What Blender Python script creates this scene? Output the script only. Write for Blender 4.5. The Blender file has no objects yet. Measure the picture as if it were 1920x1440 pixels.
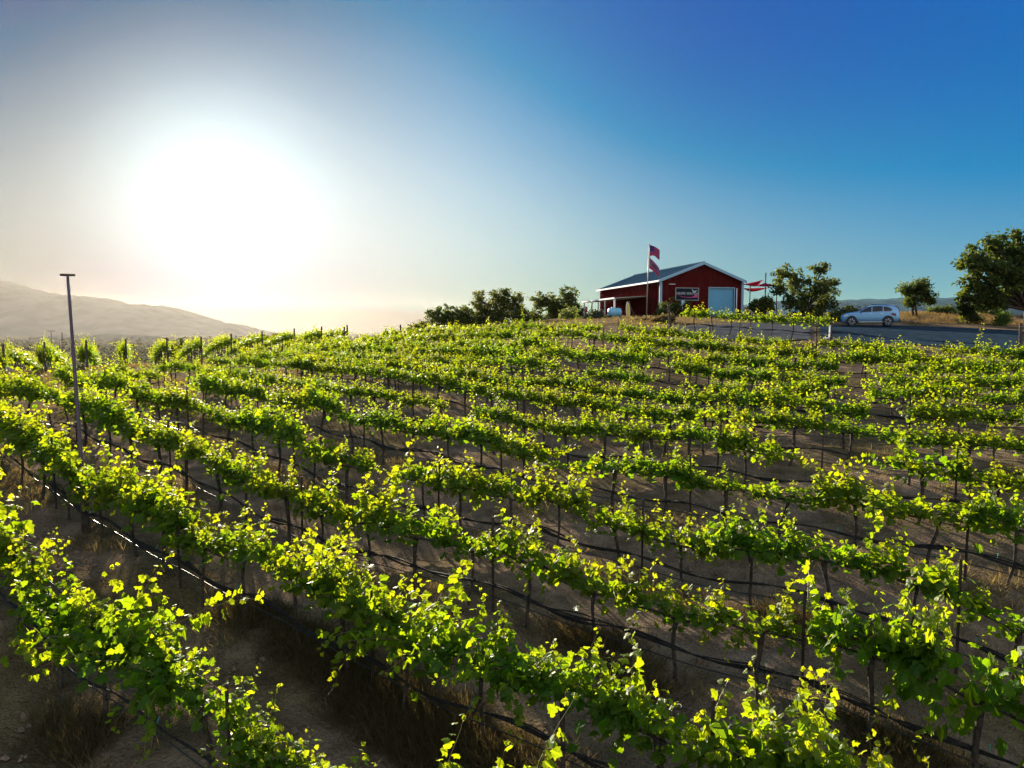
import bpy, math, random
import numpy as np
from mathutils import Vector, Matrix

# ------------------------------------------------------------------ camera, sky, sun, exposure
C = bpy.context.scene.collection
scene = bpy.context.scene
R = math.radians
SUN_AZ, SUN_EL = R(-22.6), R(15.0)          # azimuth measured from the view axis (+Y), positive to the right
SUN_DIR = Vector((math.sin(SUN_AZ)*math.cos(SUN_EL), math.cos(SUN_AZ)*math.cos(SUN_EL), math.sin(SUN_EL)))
PITCH = R(4.3)
FPX = 1333.0                                # focal length in photograph pixels (1920 wide)

cam_d = bpy.data.cameras.new("camera"); cam = bpy.data.objects.new("camera", cam_d); C.objects.link(cam)
cam_d.sensor_width = 36.0; cam_d.lens = 36.0*FPX/1920; cam_d.clip_start = 0.1; cam_d.clip_end = 30000
cam.location = (0, 0, 0); cam.rotation_euler = (R(90)-PITCH, 0, 0)
scene.camera = cam

scene.view_settings.view_transform = 'Standard'; scene.view_settings.look = 'None'
scene.view_settings.exposure = 1.75; scene.view_settings.gamma = 1.0

W = bpy.data.worlds.new("World"); scene.world = W; W.use_nodes = True
nt = W.node_tree; nt.nodes.clear()
def nd(t, typ, **kw):
    n = t.nodes.new(typ)
    for k, v in kw.items(): setattr(n, k, v)
    return n
out = nd(nt, 'ShaderNodeOutputWorld'); bg = nd(nt, 'ShaderNodeBackground')
sky = nd(nt, 'ShaderNodeTexSky', sky_type='NISHITA', sun_disc=False)
sky.sun_elevation = SUN_EL; sky.sun_rotation = SUN_AZ
sky.altitude = 400; sky.air_density = 1.0; sky.dust_density = 1.0; sky.ozone_density = 2.0
SKY_STRENGTH = 0.10
bg.inputs['Strength'].default_value = SKY_STRENGTH
# the clear-sky model plus the dusty glow round the low sun and along the horizon, and an added fill behind the camera: functions of direction only
EXPO = scene.view_settings.exposure; KS = SKY_STRENGTH*2**EXPO
tc = nd(nt, 'ShaderNodeTexCoord')
def angle_from(vec):
    d = nd(nt, 'ShaderNodeVectorMath', operation='DOT_PRODUCT'); d.inputs[1].default_value = vec
    nt.links.new(tc.outputs['Generated'], d.inputs[0])
    a = nd(nt, 'ShaderNodeMath', operation='ARCCOSINE'); nt.links.new(d.outputs['Value'], a.inputs[0]); return a.outputs[0]
def math_(op, a, b=None):
    m = nd(nt, 'ShaderNodeMath', operation=op)
    for i, q in enumerate((a, b)):
        if q is None: continue
        if isinstance(q, (int, float)): m.inputs[i].default_value = q
        else: nt.links.new(q, m.inputs[i])
    return m.outputs[0]
def gauss(ang, s): return math_('EXPONENT', math_('MULTIPLY', math_('POWER', math_('DIVIDE', ang, R(s)), 2.0), -1.0))
sepz = nd(nt, 'ShaderNodeSeparateXYZ'); nt.links.new(tc.outputs['Generated'], sepz.inputs[0])
zz = math_('MAXIMUM', sepz.outputs['Z'], 0.0)
def fall(h): return math_('EXPONENT', math_('MULTIPLY', zz, -1.0/h))
GLOW = Vector((math.sin(SUN_AZ)*math.cos(R(10)), math.cos(SUN_AZ)*math.cos(R(10)), math.sin(R(10))))
th = angle_from(GLOW)
side_dir = Vector((math.sin(R(-8.5))*math.cos(R(12.5)), math.cos(R(-8.5))*math.cos(R(12.5)), math.sin(R(12.5))))
g40, e14 = gauss(th, 40), fall(.14)
side = angle_from(side_dir)
t1 = math_('SUBTRACT', math_('SQRT', math_('ADD', math_('POWER', th, 2.0), R(3)**2)), R(3))      # angle, rounded off at the centre
def tail(s): return math_('EXPONENT', math_('DIVIDE', t1, -R(s)))
x18, g45, e10 = tail(18), gauss(th, 45), fall(.10)
zq = math_('EXPONENT', math_('MULTIPLY', math_('POWER', math_('DIVIDE', zz, .22), 2.0), -1.0))
mul = lambda a_, b_: math_('MULTIPLY', a_, b_)
COEF = [  # (scalar node or None, r, g, b)
  (None, -0.125, 0.078, 0.355),
  (tail(12), 0.16, -0.365, -1.05),
  (x18, -0.081, -0.586, -1.165),
  (gauss(th, 7), 0.515, 0.856, 0.975),
  (gauss(th, 18), .10, .065, .095),
  (g45, -0.072, 0.208, 0.255),
  (e10, 0.439, 0.563, 0.138),
  (mul(e10, x18), -1.4, -1.4, -0.621),
  (mul(fall(.3), x18), -1.173, -1.107, 0.126),
  (gauss(side, 15), 0.311, 0.42, 0.423),
  (mul(e10, g45), -1.34, -1.4, -1.123),
  (mul(zq, gauss(th, 42)), 1.508, 1.353, 0.471),
  (gauss(th, 13), 0.182, 0.545, 0.564),
  (mul(fall(.3), gauss(th, 12)), .26, .27, .23),
  (gauss(angle_from(Vector((math.sin(R(-38))*.97, math.cos(R(-38))*.97, .24))), 14), .09, .115, .07),
  (gauss(angle_from(Vector((-SUN_DIR.x, -SUN_DIR.y, .55)).normalized()), 55), 1.42, 1.16, .80)]   # warm glow added to the unseen sky opposite the sun to fill shadows
tint = nd(nt, 'ShaderNodeVectorMath', operation='MULTIPLY'); tint.inputs[1].default_value = (.004/KS, .004/KS, .0304/KS)
nt.links.new(sky.outputs[0], tint.inputs[0])
v = tint.outputs[0]
for sc_, *c_ in COEF:
    a = nd(nt, 'ShaderNodeVectorMath', operation='ADD'); nt.links.new(v, a.inputs[0])
    cc = tuple(q/KS for q in c_)
    if sc_ is None: a.inputs[1].default_value = cc
    else:
        m = nd(nt, 'ShaderNodeVectorMath', operation='SCALE'); m.inputs[0].default_value = cc
        nt.links.new(sc_, m.inputs['Scale']); nt.links.new(m.outputs[0], a.inputs[1])
    v = a.outputs[0]
mxv = nd(nt, 'ShaderNodeVectorMath', operation='MAXIMUM'); mxv.inputs[1].default_value = (0, 0, 0)
nt.links.new(v, mxv.inputs[0])
nt.links.new(mxv.outputs[0], bg.inputs['Color']); nt.links.new(bg.outputs[0], out.inputs['Surface'])

sd = bpy.data.lights.new("sun", 'SUN'); so = bpy.data.objects.new("sun", sd); C.objects.link(so)
sd.energy = 5.0; sd.angle = R(0.5); sd.color = (1.0, 0.86, 0.66)
so.rotation_euler = (-SUN_DIR).to_track_quat('-Z', 'Y').to_euler()

# ------------------------------------------------------------------ materials
def mat(name, base=(.5,.5,.5), rough=.7, metal=0.0, spec=0.4, var=0.0, scale=6.0, dark=None, bump=0.0, bscale=40.0, coord='Object', transl=None, tf=0.4):
    m = bpy.data.materials.new(name); m.use_nodes = True
    t = m.node_tree; b = t.nodes['Principled BSDF']; o = t.nodes['Material Output']
    b.inputs['Base Color'].default_value = (*base, 1); b.inputs['Roughness'].default_value = rough
    b.inputs['Metallic'].default_value = metal; b.inputs['Specular IOR Level'].default_value = spec
    tcn = nd(t, 'ShaderNodeTexCoord')
    if var > 0 or dark is not None:
        n = nd(t, 'ShaderNodeTexNoise'); n.inputs['Scale'].default_value = scale; n.inputs['Detail'].default_value = 5
        t.links.new(tcn.outputs[coord], n.inputs['Vector'])
        r = nd(t, 'ShaderNodeValToRGB')
        d = dark if dark is not None else tuple(c*(1-var) for c in base)
        r.color_ramp.elements[0].position = .35; r.color_ramp.elements[0].color = (*d, 1)
        r.color_ramp.elements[1].position = .65; r.color_ramp.elements[1].color = (*base, 1)
        t.links.new(n.outputs['Fac'], r.inputs[0]); t.links.new(r.outputs[0], b.inputs['Base Color'])
    if bump > 0:
        n2 = nd(t, 'ShaderNodeTexNoise'); n2.inputs['Scale'].default_value = bscale; n2.inputs['Detail'].default_value = 6
        t.links.new(tcn.outputs[coord], n2.inputs['Vector'])
        bp = nd(t, 'ShaderNodeBump'); bp.inputs['Strength'].default_value = bump; bp.inputs['Distance'].default_value = .02
        t.links.new(n2.outputs['Fac'], bp.inputs['Height']); t.links.new(bp.outputs[0], b.inputs['Normal'])
    if transl is not None:
        tr = nd(t, 'ShaderNodeBsdfTranslucent'); tr.inputs[0].default_value = (*transl, 1)
        mx = nd(t, 'ShaderNodeMixShader'); mx.inputs[0].default_value = tf
        t.links.new(b.outputs[0], mx.inputs[1]); t.links.new(tr.outputs[0], mx.inputs[2]); t.links.new(mx.outputs[0], o.inputs[0])
    return m

def leaf_mat(name, old, young, told, tyoung, tf=.5, rough=.42, spec=.5):
    """Leaf: reflecting blade mixed with light passing through; 'tint' (per leaf, 0 old .. 1 young) is the leaf's own colour."""
    m = bpy.data.materials.new(name); m.use_nodes = True
    t = m.node_tree; b = t.nodes['Principled BSDF']; o = t.nodes['Material Output']
    at = nd(t, 'ShaderNodeAttribute', attribute_name='tint')
    oi = nd(t, 'ShaderNodeObjectInfo')
    def mix(a, c):
        x = nd(t, 'ShaderNodeMix', data_type='RGBA'); x.inputs['A'].default_value = (*a, 1); x.inputs['B'].default_value = (*c, 1)
        t.links.new(at.outputs['Fac'], x.inputs['Factor'])
        h = nd(t, 'ShaderNodeHueSaturation')
        mr = nd(t, 'ShaderNodeMapRange'); mr.inputs['To Min'].default_value = .485; mr.inputs['To Max'].default_value = .515
        t.links.new(oi.outputs['Random'], mr.inputs['Value']); t.links.new(mr.outputs[0], h.inputs['Hue'])
        t.links.new(x.outputs['Result'], h.inputs['Color'])
        return h.outputs[0]
    t.links.new(mix(old, young), b.inputs['Base Color'])
    b.inputs['Roughness'].default_value = rough; b.inputs['Specular IOR Level'].default_value = spec
    tr = nd(t, 'ShaderNodeBsdfTranslucent'); t.links.new(mix(told, tyoung), tr.inputs[0])
    mx = nd(t, 'ShaderNodeMixShader'); mx.inputs[0].default_value = tf
    t.links.new(b.outputs[0], mx.inputs[1]); t.links.new(tr.outputs[0], mx.inputs[2]); t.links.new(mx.outputs[0], o.inputs[0])
    return m

M = {}
M['leaf'] = leaf_mat('vine_leaf', (.040,.095,.007), (.12,.165,.012), (.20,.345,.003), (.60,.62,.006), tf=.58, spec=.22, rough=.48)
M['tree_leaf'] = leaf_mat('tree_leaf', (.035,.055,.014), (.075,.09,.02), (.10,.14,.012), (.22,.23,.02), tf=.42, rough=.6, spec=.2)
M['scrub'] = leaf_mat('scrub_leaf', (.040,.042,.026), (.075,.07,.042), (.05,.055,.02), (.08,.08,.03), tf=.25, rough=1.0, spec=0.0)
M['grey_leaf'] = leaf_mat('grey_leaf', (.05,.065,.045), (.09,.10,.06), (.06,.08,.03), (.12,.13,.05), tf=.3, rough=.6, spec=.3)
M['bright_leaf'] = leaf_mat('bright_leaf', (.06,.10,.02), (.12,.15,.03), (.14,.22,.02), (.26,.30,.03), tf=.45, rough=.5, spec=.3)
M['weed'] = leaf_mat('dry_weed', (.10,.085,.035), (.20,.16,.075), (.16,.12,.035), (.34,.25,.08), tf=.4, rough=.8, spec=.15)
M['cane'] = mat('green_cane', (.16,.13,.04), .6, var=.4, scale=3)
M['bark'] = mat('bark', (.085,.068,.055), .95, spec=.15, dark=(.035,.027,.022), scale=14, bump=.8, bscale=60)
M['steel'] = mat('rusty_steel', (.060,.038,.028), .75, spec=.35, dark=(.03,.022,.02), scale=9)
M['wood'] = mat('weathered_wood', (.10,.078,.062), .9, spec=.15, dark=(.045,.034,.028), scale=7, bump=.6, bscale=30)
M['hose'] = mat('black_hose', (.012,.012,.013), .38, spec=.5)
M['wire'] = mat('wire', (.35,.34,.33), .35, metal=1.0)
M['net'] = mat('black_net', (.020,.018,.017), .7, spec=.25, dark=(.045,.042,.04), scale=25, bump=1.0, bscale=120, transl=(.05,.045,.04), tf=.2)
M['white_net'] = mat('white_net', (.75,.74,.72), .5, spec=.4, transl=(.6,.58,.55), tf=.35)
M['clip'] = mat('green_tie', (.01,.30,.24), .5)
M['white'] = mat('white_paint', (.78,.78,.76), .5)

# ------------------------------------------------------------------ helpers
def obj(name, me, parent=None, m=None):
    o = bpy.data.objects.new(name, me); C.objects.link(o)
    if m is not None:
        for k in (m if isinstance(m, (list, tuple)) else [m]): me.materials.append(k)
    if parent is not None: o.parent = parent
    return o
def tag(o, label=None, cat=None, group=None, kind=None):
    if label: o['label'] = label
    if cat: o['category'] = cat
    if group: o['group'] = group
    if kind: o['kind'] = kind
    return o
def thing(name, label, cat, loc=(0,0,0), rz=0.0, group=None):
    o = bpy.data.objects.new(name, None); C.objects.link(o); o.empty_display_size = .2
    o.location = loc; o.rotation_euler = (0, 0, rz)
    return tag(o, label, cat, group)

class Geo:
    """Collects boxes, tubes, lathes, prisms and leaf sets into ONE mesh."""
    def __init__(s): s.V = []; s.F = []; s.I = []; s.n = 0; s.T = []; s.S = []
    def add(s, V, F, mi=0, tint=0.0, smooth=False):
        V = np.asarray(V, float).reshape(-1, 3)
        s.V.append(V); n0 = s.n; s.n += len(V)
        s.F += [tuple(int(i)+n0 for i in f) for f in F]; s.I += [mi]*len(F); s.S += [smooth]*len(F)
        s.T.append(np.broadcast_to(np.asarray(tint, float), (len(V),)))
    def box(s, c, d, rz=0.0, mi=0, M4=None):
        x, y, z = [k/2 for k in d]
        V = np.array([(-x,-y,-z),(x,-y,-z),(x,y,-z),(-x,y,-z),(-x,-y,z),(x,-y,z),(x,y,z),(-x,y,z)])
        cs, sn = math.cos(rz), math.sin(rz)
        V = np.c_[V[:,0]*cs-V[:,1]*sn, V[:,0]*sn+V[:,1]*cs, V[:,2]] + np.array(c)
        s.add(V, [(0,3,2,1),(4,5,6,7),(0,1,5,4),(1,2,6,5),(2,3,7,6),(3,0,4,7)], mi)
    def hexa(s, P, mi=0):
        """eight corners: four below, the same four above"""
        s.add(P, [(0,3,2,1),(4,5,6,7),(0,1,5,4),(1,2,6,5),(2,3,7,6),(3,0,4,7)], mi)
    def tube(s, path, rad, n=6, mi=0, cap=True, smooth=True, squash=None):
        P = np.asarray(path, float); k = len(P)
        rad = np.broadcast_to(np.asarray(rad, float), (k,))
        T = np.gradient(P, axis=0); T /= np.linalg.norm(T, axis=1)[:, None]+1e-12
        up = np.array([0,0,1.]) if abs(T[:,2]).max() < .9 else np.array([.9,.43,.05])
        A = np.cross(T, up); A /= np.linalg.norm(A, axis=1)[:, None]+1e-12
        B = np.cross(A, T)
        a = np.arange(n)*2*math.pi/n
        ca, sa = np.cos(a), np.sin(a)
        sq = 1.0 if squash is None else squash
        V = P[:,None,:] + rad[:,None,None]*(ca[None,:,None]*A[:,None,:] + (sa*sq)[None,:,None]*B[:,None,:])
        F = []
        for i in range(k-1):
            for j in range(n):
                j2 = (j+1) % n
                F.append((i*n+j, i*n+j2, (i+1)*n+j2, (i+1)*n+j))
        if cap: F.append(tuple(range(n-1,-1,-1))); F.append(tuple((k-1)*n+j for j in range(n)))
        s.add(V.reshape(-1,3), F, mi, smooth=smooth)
    def prism(s, poly, y0, y1, mi=0):
        """outline in x,z extruded along y"""
        k = len(poly)
        V = [(x, y0, z) for x, z in poly]+[(x, y1, z) for x, z in poly]
        F = [tuple(range(k)), tuple(range(2*k-1, k-1, -1))]+[(i, i+k, (i+1) % k+k, (i+1) % k) for i in range(k)]
        s.add(V, F, mi)
    def build(s, name, m, parent=None, tint=False):
        V = np.vstack(s.V) if s.V else np.zeros((0,3))
        me = bpy.data.meshes.new(name); me.from_pydata(V.tolist(), [], s.F); 
        if any(s.I): me.polygons.foreach_set('material_index', s.I)
        if any(s.S): me.polygons.foreach_set('use_smooth', s.S)
        if tint:
            a = me.attributes.new('tint', 'FLOAT', 'POINT'); a.data.foreach_set('value', np.concatenate(s.T).astype(np.float32))
        me.update()
        return obj(name, me, parent, m)

def px_ray(px, py):
    x = (px-960)/FPX; y = (720-py)/FPX; c, s = math.cos(PITCH), math.sin(PITCH)
    return np.array([x, c+y*s, y*c-s])
def at(px, py, Y):
    """world point on the sight line of a photograph pixel at forward distance Y (camera at the origin)"""
    r = px_ray(px, py); return r*(Y/r[1])

# leaf templates: petiole at the origin, tip along +y, blade in x,y, folded on the midrib
def _leaf(half):
    h = np.array(half, float); k = len(h)
    z = lambda p: np.c_[p, -.22*np.abs(p[:,0]) - .16*p[:,1]**2 + .10*np.sin(p[:,1]*9)*np.abs(p[:,0])]
    mid = np.array([(0,0),(0,.5),(0,1.)])
    rt = h; lf = h*np.array([-1, 1])
    V = np.vstack([z(mid), z(rt), z(lf)])
    F = [(0,)+tuple(range(3, 3+k))+(2, 1), (0, 1, 2)+tuple(range(3+2*k-1, 3+k-1, -1))]
    return V, F
LEAF_NEAR = _leaf([(.16,-.14),(.44,-.06),(.55,.18),(.38,.30),(.54,.56),(.33,.60),(.22,.80)])
LEAF_MID = _leaf([(.34,-.06),(.52,.28),(.34,.66)])
LEAF_FAR = (np.array([(0,0,0),(.5,.22,-.12),(.34,.72,-.15),(0,1,-.16),(-.34,.72,-.15),(-.5,.22,-.12)]), [(0,1,2,3),(0,3,4,5)])
LEAF_CARD = (np.array([(-.5,0,0),(.5,0,0),(.3,1,-.15),(-.3,1,-.15)]), [(0,1,2,3)])
LEAF_SLIM = (np.array([(0,0,0),(.22,.45,-.05),(0,1,-.12),(-.22,.45,-.05)]), [(0,1,2,3)])
def leaves(g, P, D, N, S, tint, tpl, mi=0):
    P, D, N = [np.asarray(a, float) for a in (P, D, N)]
    if len(P) == 0: return
    D /= np.linalg.norm(D, axis=1)[:,None]+1e-9
    N = N - (N*D).sum(1)[:,None]*D; N /= np.linalg.norm(N, axis=1)[:,None]+1e-9
    X = np.cross(D, N)
    TV, TF = tpl; m = len(TV)
    S = np.asarray(S, float)
    V = P[:,None,:] + S[:,None,None]*(TV[None,:,0,None]*X[:,None,:] + TV[None,:,1,None]*D[:,None,:] + TV[None,:,2,None]*N[:,None,:])
    F = [tuple(i*m+j for j in f) for i in range(len(P)) for f in TF]
    g.add(V.reshape(-1,3), F, mi, tint=np.repeat(np.asarray(tint, float), m))
# ------------------------------------------------------------------ terrain
# Middle lines of the vine rows, read off the photograph, give the height of the hill under each row.
ROWS = {
1: [(0,1000),(70,1085),(131,1147),(225,1182),(300,1220),(375,1280),(470,1350),(560,1420)],
2: [(0,775),(50,807),(100,837),(130,862),(162,882),(212,905),(262,925),(325,955),(340,975),(430,1003),(520,1040),(600,1080),(628,1095),(720,1140),(873,1205),(1000,1240),(1100,1275),(1200,1315),(1300,1352),(1420,1385),(1500,1412),(1620,1450)],
3: [(0,722),(50,725),(112,735),(150,750),(212,775),(250,795),(312,807),(362,825),(400,845),(437,870),(480,880),(520,905),(600,930),(650,950),(705,960),(780,970),(870,990),(925,1000),(1085,1055),(1150,1070),(1275,1110),(1350,1120),(1600,1170),(1750,1225),(1880,1285)],
4: [(120,698),(150,707),(187,710),(225,710),(250,720),(300,735),(337,740),(375,752),(425,768),(480,780),(520,795),(560,815),(600,835),(650,848),(690,855),(735,872),(820,890),(900,897),(960,905),(1080,925),(1250,980),(1400,995),(1550,1020),(1700,1050),(1800,1085),(1890,1130)],
5: [(225,687),(250,690),(300,700),(337,702),(375,715),(425,722),(475,729),(542,737),(600,747),(630,757),(667,770),(730,777),(755,785),(792,790),(830,793),(880,800),(917,812),(960,825),(1022,834),(1110,848),(1210,855),(1260,867),(1322,880),(1397,885),(1440,897),(1515,907),(1577,908),(1665,928),(1765,933),(1840,943),(1920,960)],
6: [(300,683),(325,682),(375,682),(425,690),(475,697),(542,702),(592,707),(630,717),(667,725),(717,727),(755,734),(792,742),(830,750),(867,762),(930,764),(960,770),(1010,780),(1047,793),(1085,791),(1135,796),(1185,800),(1235,802),(1285,802),(1340,810),(1385,820),(1435,827),(1465,830),(1665,848),(1752,865),(1797,860),(1852,872),(1915,877)],
7: [(605,682),(655,680),(680,685),(730,690),(780,697),(830,707),(867,712),(905,720),(955,726),(1010,732),(1060,738),(1110,747),(1155,755),(1185,760),(1222,765),(1335,762),(1440,770),(1515,780),(1590,790),(1665,800),(1740,807),(1790,813),(1840,809),(1915,812)],
8: [(742,675),(805,682),(855,692),(905,700),(960,706),(1035,710),(1110,716),(1160,722),(1210,727),(1247,732),(1335,738),(1440,745),(1540,751),(1590,753),(1665,760),(1752,761),(1840,762),(1902,766)],
9: [(960,672),(1010,677),(1060,682),(1110,686),(1160,691),(1185,697),(1272,710),(1322,712),(1365,716),(1490,721),(1597,725),(1702,727),(1815,728),(1877,728)],
10: [(1047,655),(1110,662),(1185,666),(1247,675),(1310,685),(1397,697),(1490,698),(1565,701),(1665,708),(1790,707)],
11: [(985,637),(1035,636),(1097,642),(1172,650),(1235,656),(1310,661),(1347,665),(1410,670),(1515,677),(1590,680),(1665,685),(1790,684),(1915,687)],
12: [(1085,620),(1135,627),(1185,632),(1260,637),(1335,643),(1385,647),(1435,650),(1490,654),(1590,656),(1640,662),(1715,667),(1790,670)],
13: [(1110,605),(1160,607),(1210,616),(1260,620),(1335,619),(1385,627),(1435,632),(1490,634),(1565,638),(1640,646),(1690,650),(1777,651),(1852,653),(1915,656)]
}
H_MID = 1.42                                  # middle of the canopy above the ground
ROW_N = np.array([math.sin(R(35)), math.cos(R(35))])     # across the rows
ROW_E = np.array([-math.sin(R(55)), math.cos(R(55))])    # along the rows, to the left and away
ROW_D = {k: 9.5+(k-3)*2.5 for k in range(1, 14)}; ROW_D[14] = 44.0
def row_ray(k, px, py):
    r = px_ray(px, py); t = ROW_D[k]/(r[0]*ROW_N[0]+r[1]*ROW_N[1]); return r*t
ctrl = []
for k, l in ROWS.items():
    for px, py in l:
        p = row_ray(k, px, py)
        ctrl.append((p[0], p[1], p[2]-H_MID, 1.0))
def cg(px, py, Y, w=1.0):
    p = at(px, py, Y); ctrl.append((p[0], p[1], p[2], w))
ctrl += [(0,0,-6.9,1),(-10,2,-6.6,1),(10,0,-6.6,1),(0,-15,-8,1),(-25,-5,-6.5,1),(25,0,-5.2,1),(22,14,-3.2,1),(32,20,-2.6,1),(-25,12,-4.3,1),(-40,15,-5,1),(45,0,-5,1)]
# row 14, the road, the yard and the barn
for px, py in ((1275,626),(1340,628),(1400,630),(1480,634),(1550,637)): cg(px, py, 44.5)
cg(1700,655,36); cg(1600,622,50); cg(1700,634,46); cg(1800,645,41); cg(1880,650,38); cg(1629,613,58); cg(1570,613,60); cg(1690,613,60)
cg(1500,600,66); cg(1430,596,74); cg(1237,592,77); cg(1390,592,79); cg(1160,593,86); cg(1124,592,95); cg(1210,598,66); cg(1100,600,70)
cg(1800,606,63); cg(1900,614,59); cg(1700,593,67); cg(1750,592,68); cg(1830,600,66); cg(1930,612,61); cg(1890,592,74); cg(1800,590,76)
cg(1000,604,78); cg(900,612,76); cg(840,615,80); cg(1000,606,92)
ctrl += [(25,110,-1.5,1),(0,112,-4.5,1),(50,105,-1,1),(70,70,.5,1),(70,40,-1,1),(-12,105,-6,1),(62,95,0,1),(-16,84,-3.2,1)]
# the crest on the left, the cart track and the second block beyond it
for px, py, k in ((700,622,13),(800,615,13),(900,612,13),(958,610,13),(1037,607,13),(640,632,12),(740,629,12),(850,626,12),(960,621,12),(600,640,11),(740,640,11),(850,641,11),(930,640,11),
                  (560,648,10),(700,650,10),(850,653,10),(960,655,10),(530,655,9),(600,657,9),(740,664,9),(860,668,9),(480,662,8),(600,668,8),(680,672,8),(400,668,7),(480,672,7),(545,677,7)):
    p = row_ray(k, px, py); ctrl.append((p[0], p[1], p[2]-H_MID, 1.0))
ENDS = []
for i, px in enumerate((5, 82, 160, 234, 311, 375, 431, 489, 549, 600, 648)):
    Y = 38.5+2.05*i
    py = (706,700,693,688,684,680,672,666,659,654,650)[i]
    p = at(px, py, Y); ENDS.append(p); ctrl.append((p[0], p[1], p[2], 1.0))
B_E = np.array([math.sin(R(-28.6)), math.cos(R(-28.6))])
for i in (0, 3, 6, 10):
    p = ENDS[i]
    for d, dz in ((8,-.45),(16,-1.3),(26,-2.8),(45,-6.5)):
        ctrl.append((p[0]+B_E[0]*d, p[1]+B_E[1]*d, p[2]+dz, 1.0))
ctrl += [(-45,32,-4.2,1),(-60,40,-6,1),(-60,70,-9,1),(-36,30,-3.7,1)]
CT = np.array(ctrl)
def _tps_fit(P, z, lam):
    n = len(P); d2 = ((P[:,None]-P[None])**2).sum(2)
    K = np.where(d2 > 0, .5*d2*np.log(d2+1e-12), 0)
    A = np.zeros((n+3, n+3)); A[:n,:n] = K+np.diag(lam); A[:n,n] = 1; A[:n,n+1:] = P; A[n,:n] = 1; A[n+1:,:n] = P.T
    return np.linalg.solve(A, np.r_[z, 0, 0, 0])
_S = 20.0
_P = CT[:,:2]/_S; _r = np.hypot(CT[:,0], CT[:,1])
_W = _tps_fit(_P, CT[:,2], .0006*(_r/20+.15)**2)
VALLEY = -24.0
def smooth01(t): t = np.clip(t, 0, 1); return t*t*(3-2*t)
def zg(x, y):
    x = np.atleast_1d(np.asarray(x, float)); y = np.atleast_1d(np.asarray(y, float)); sh = x.shape
    Q = np.c_[x.ravel(), y.ravel()]/_S; o = np.empty(len(Q))
    qc = np.clip(Q, [-4, -1.5], [4.5, 6.0])
    for a in range(0, len(Q), 20000):
        q = qc[a:a+20000]; d2 = ((q[:,None]-_P[None])**2).sum(2)
        o[a:a+20000] = (.5*d2*np.log(d2+1e-12))@_W[:-3]+_W[-3]+q@_W[-2:]
    cx, cy = 8.0, 45.0
    X = Q[:,0]*_S; Y = Q[:,1]*_S
    rr = np.hypot((X-cx)/1.15, Y-cy)
    f = smooth01((rr-62)/110)
    far = VALLEY + 3.0*np.sin(X/210+1)*np.cos(Y/170) + 2.0*np.sin(X/77)*np.sin(Y/91+2)
    return (o*(1-f)+far*f).reshape(sh)
def z1(x, y): return float(zg([x], [y])[0])
rng = np.random.default_rng(7)

def axis(lo, hi, step, far_lo, far_hi, grow=1.16):
    a = list(np.arange(lo, hi+1e-6, step)); s = step; v = hi
    while v < far_hi: s *= grow; v += s; a.append(v)
    s = step; v = lo; b = []
    while v > far_lo: s *= grow; v -= s; b.append(v)
    return np.array(b[::-1]+a)
xs = axis(-26, 30, .22, -4300, 4300); ys = axis(1, 48, .22, -400, 6000)
GX, GY = np.meshgrid(xs, ys)
GZ = zg(GX, GY)
def vnoise(x, y, seed=0):
    """cheap smooth value noise"""
    xi = np.floor(x).astype(int); yi = np.floor(y).astype(int); fx = x-xi; fy = y-yi
    fx = fx*fx*(3-2*fx); fy = fy*fy*(3-2*fy)
    def h(i, j):
        n = (i*374761393 + j*668265263 + seed*974711) & 0x7fffffff
        n = ((n ^ (n >> 13))*1274126177) & 0x7fffffff
        return ((n ^ (n >> 16)) & 0xffff)/65535.0
    return (h(xi,yi)*(1-fx)+h(xi+1,yi)*fx)*(1-fy)+(h(xi,yi+1)*(1-fx)+h(xi+1,yi+1)*fx)*fy
near = np.exp(-((np.hypot(GX, GY)/45)**4))
_d = GX*ROW_N[0]+GY*ROW_N[1]; _ph = (_d-9.5)/2.5; _ph = _ph-np.floor(_ph+.5)      # -0.5 .. 0.5, 0 under a row
GZ = GZ + near*(.05*np.exp(-(_ph*2.5/.45)**2) - .035*np.exp(-((np.abs(_ph)*2.5-.72)/.17)**2)
     + .09*(vnoise(GX*1.1, GY*1.1, 1)-.5)+  .06*(vnoise(GX*3.1, GY*3.1, 2)-.5))
ny, nx = GX.shape
idx = np.arange(ny*nx).reshape(ny, nx)
F = np.stack([idx[:-1,:-1], idx[:-1,1:], idx[1:,1:], idx[1:,:-1]], -1).reshape(-1, 4)
def grid_mesh(name, V, F, smooth=True):
    me = bpy.data.meshes.new(name); me.from_pydata(V, [], F)
    if smooth: me.polygons.foreach_set('use_smooth', np.ones(len(F), bool))
    me.update(); return me
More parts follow.
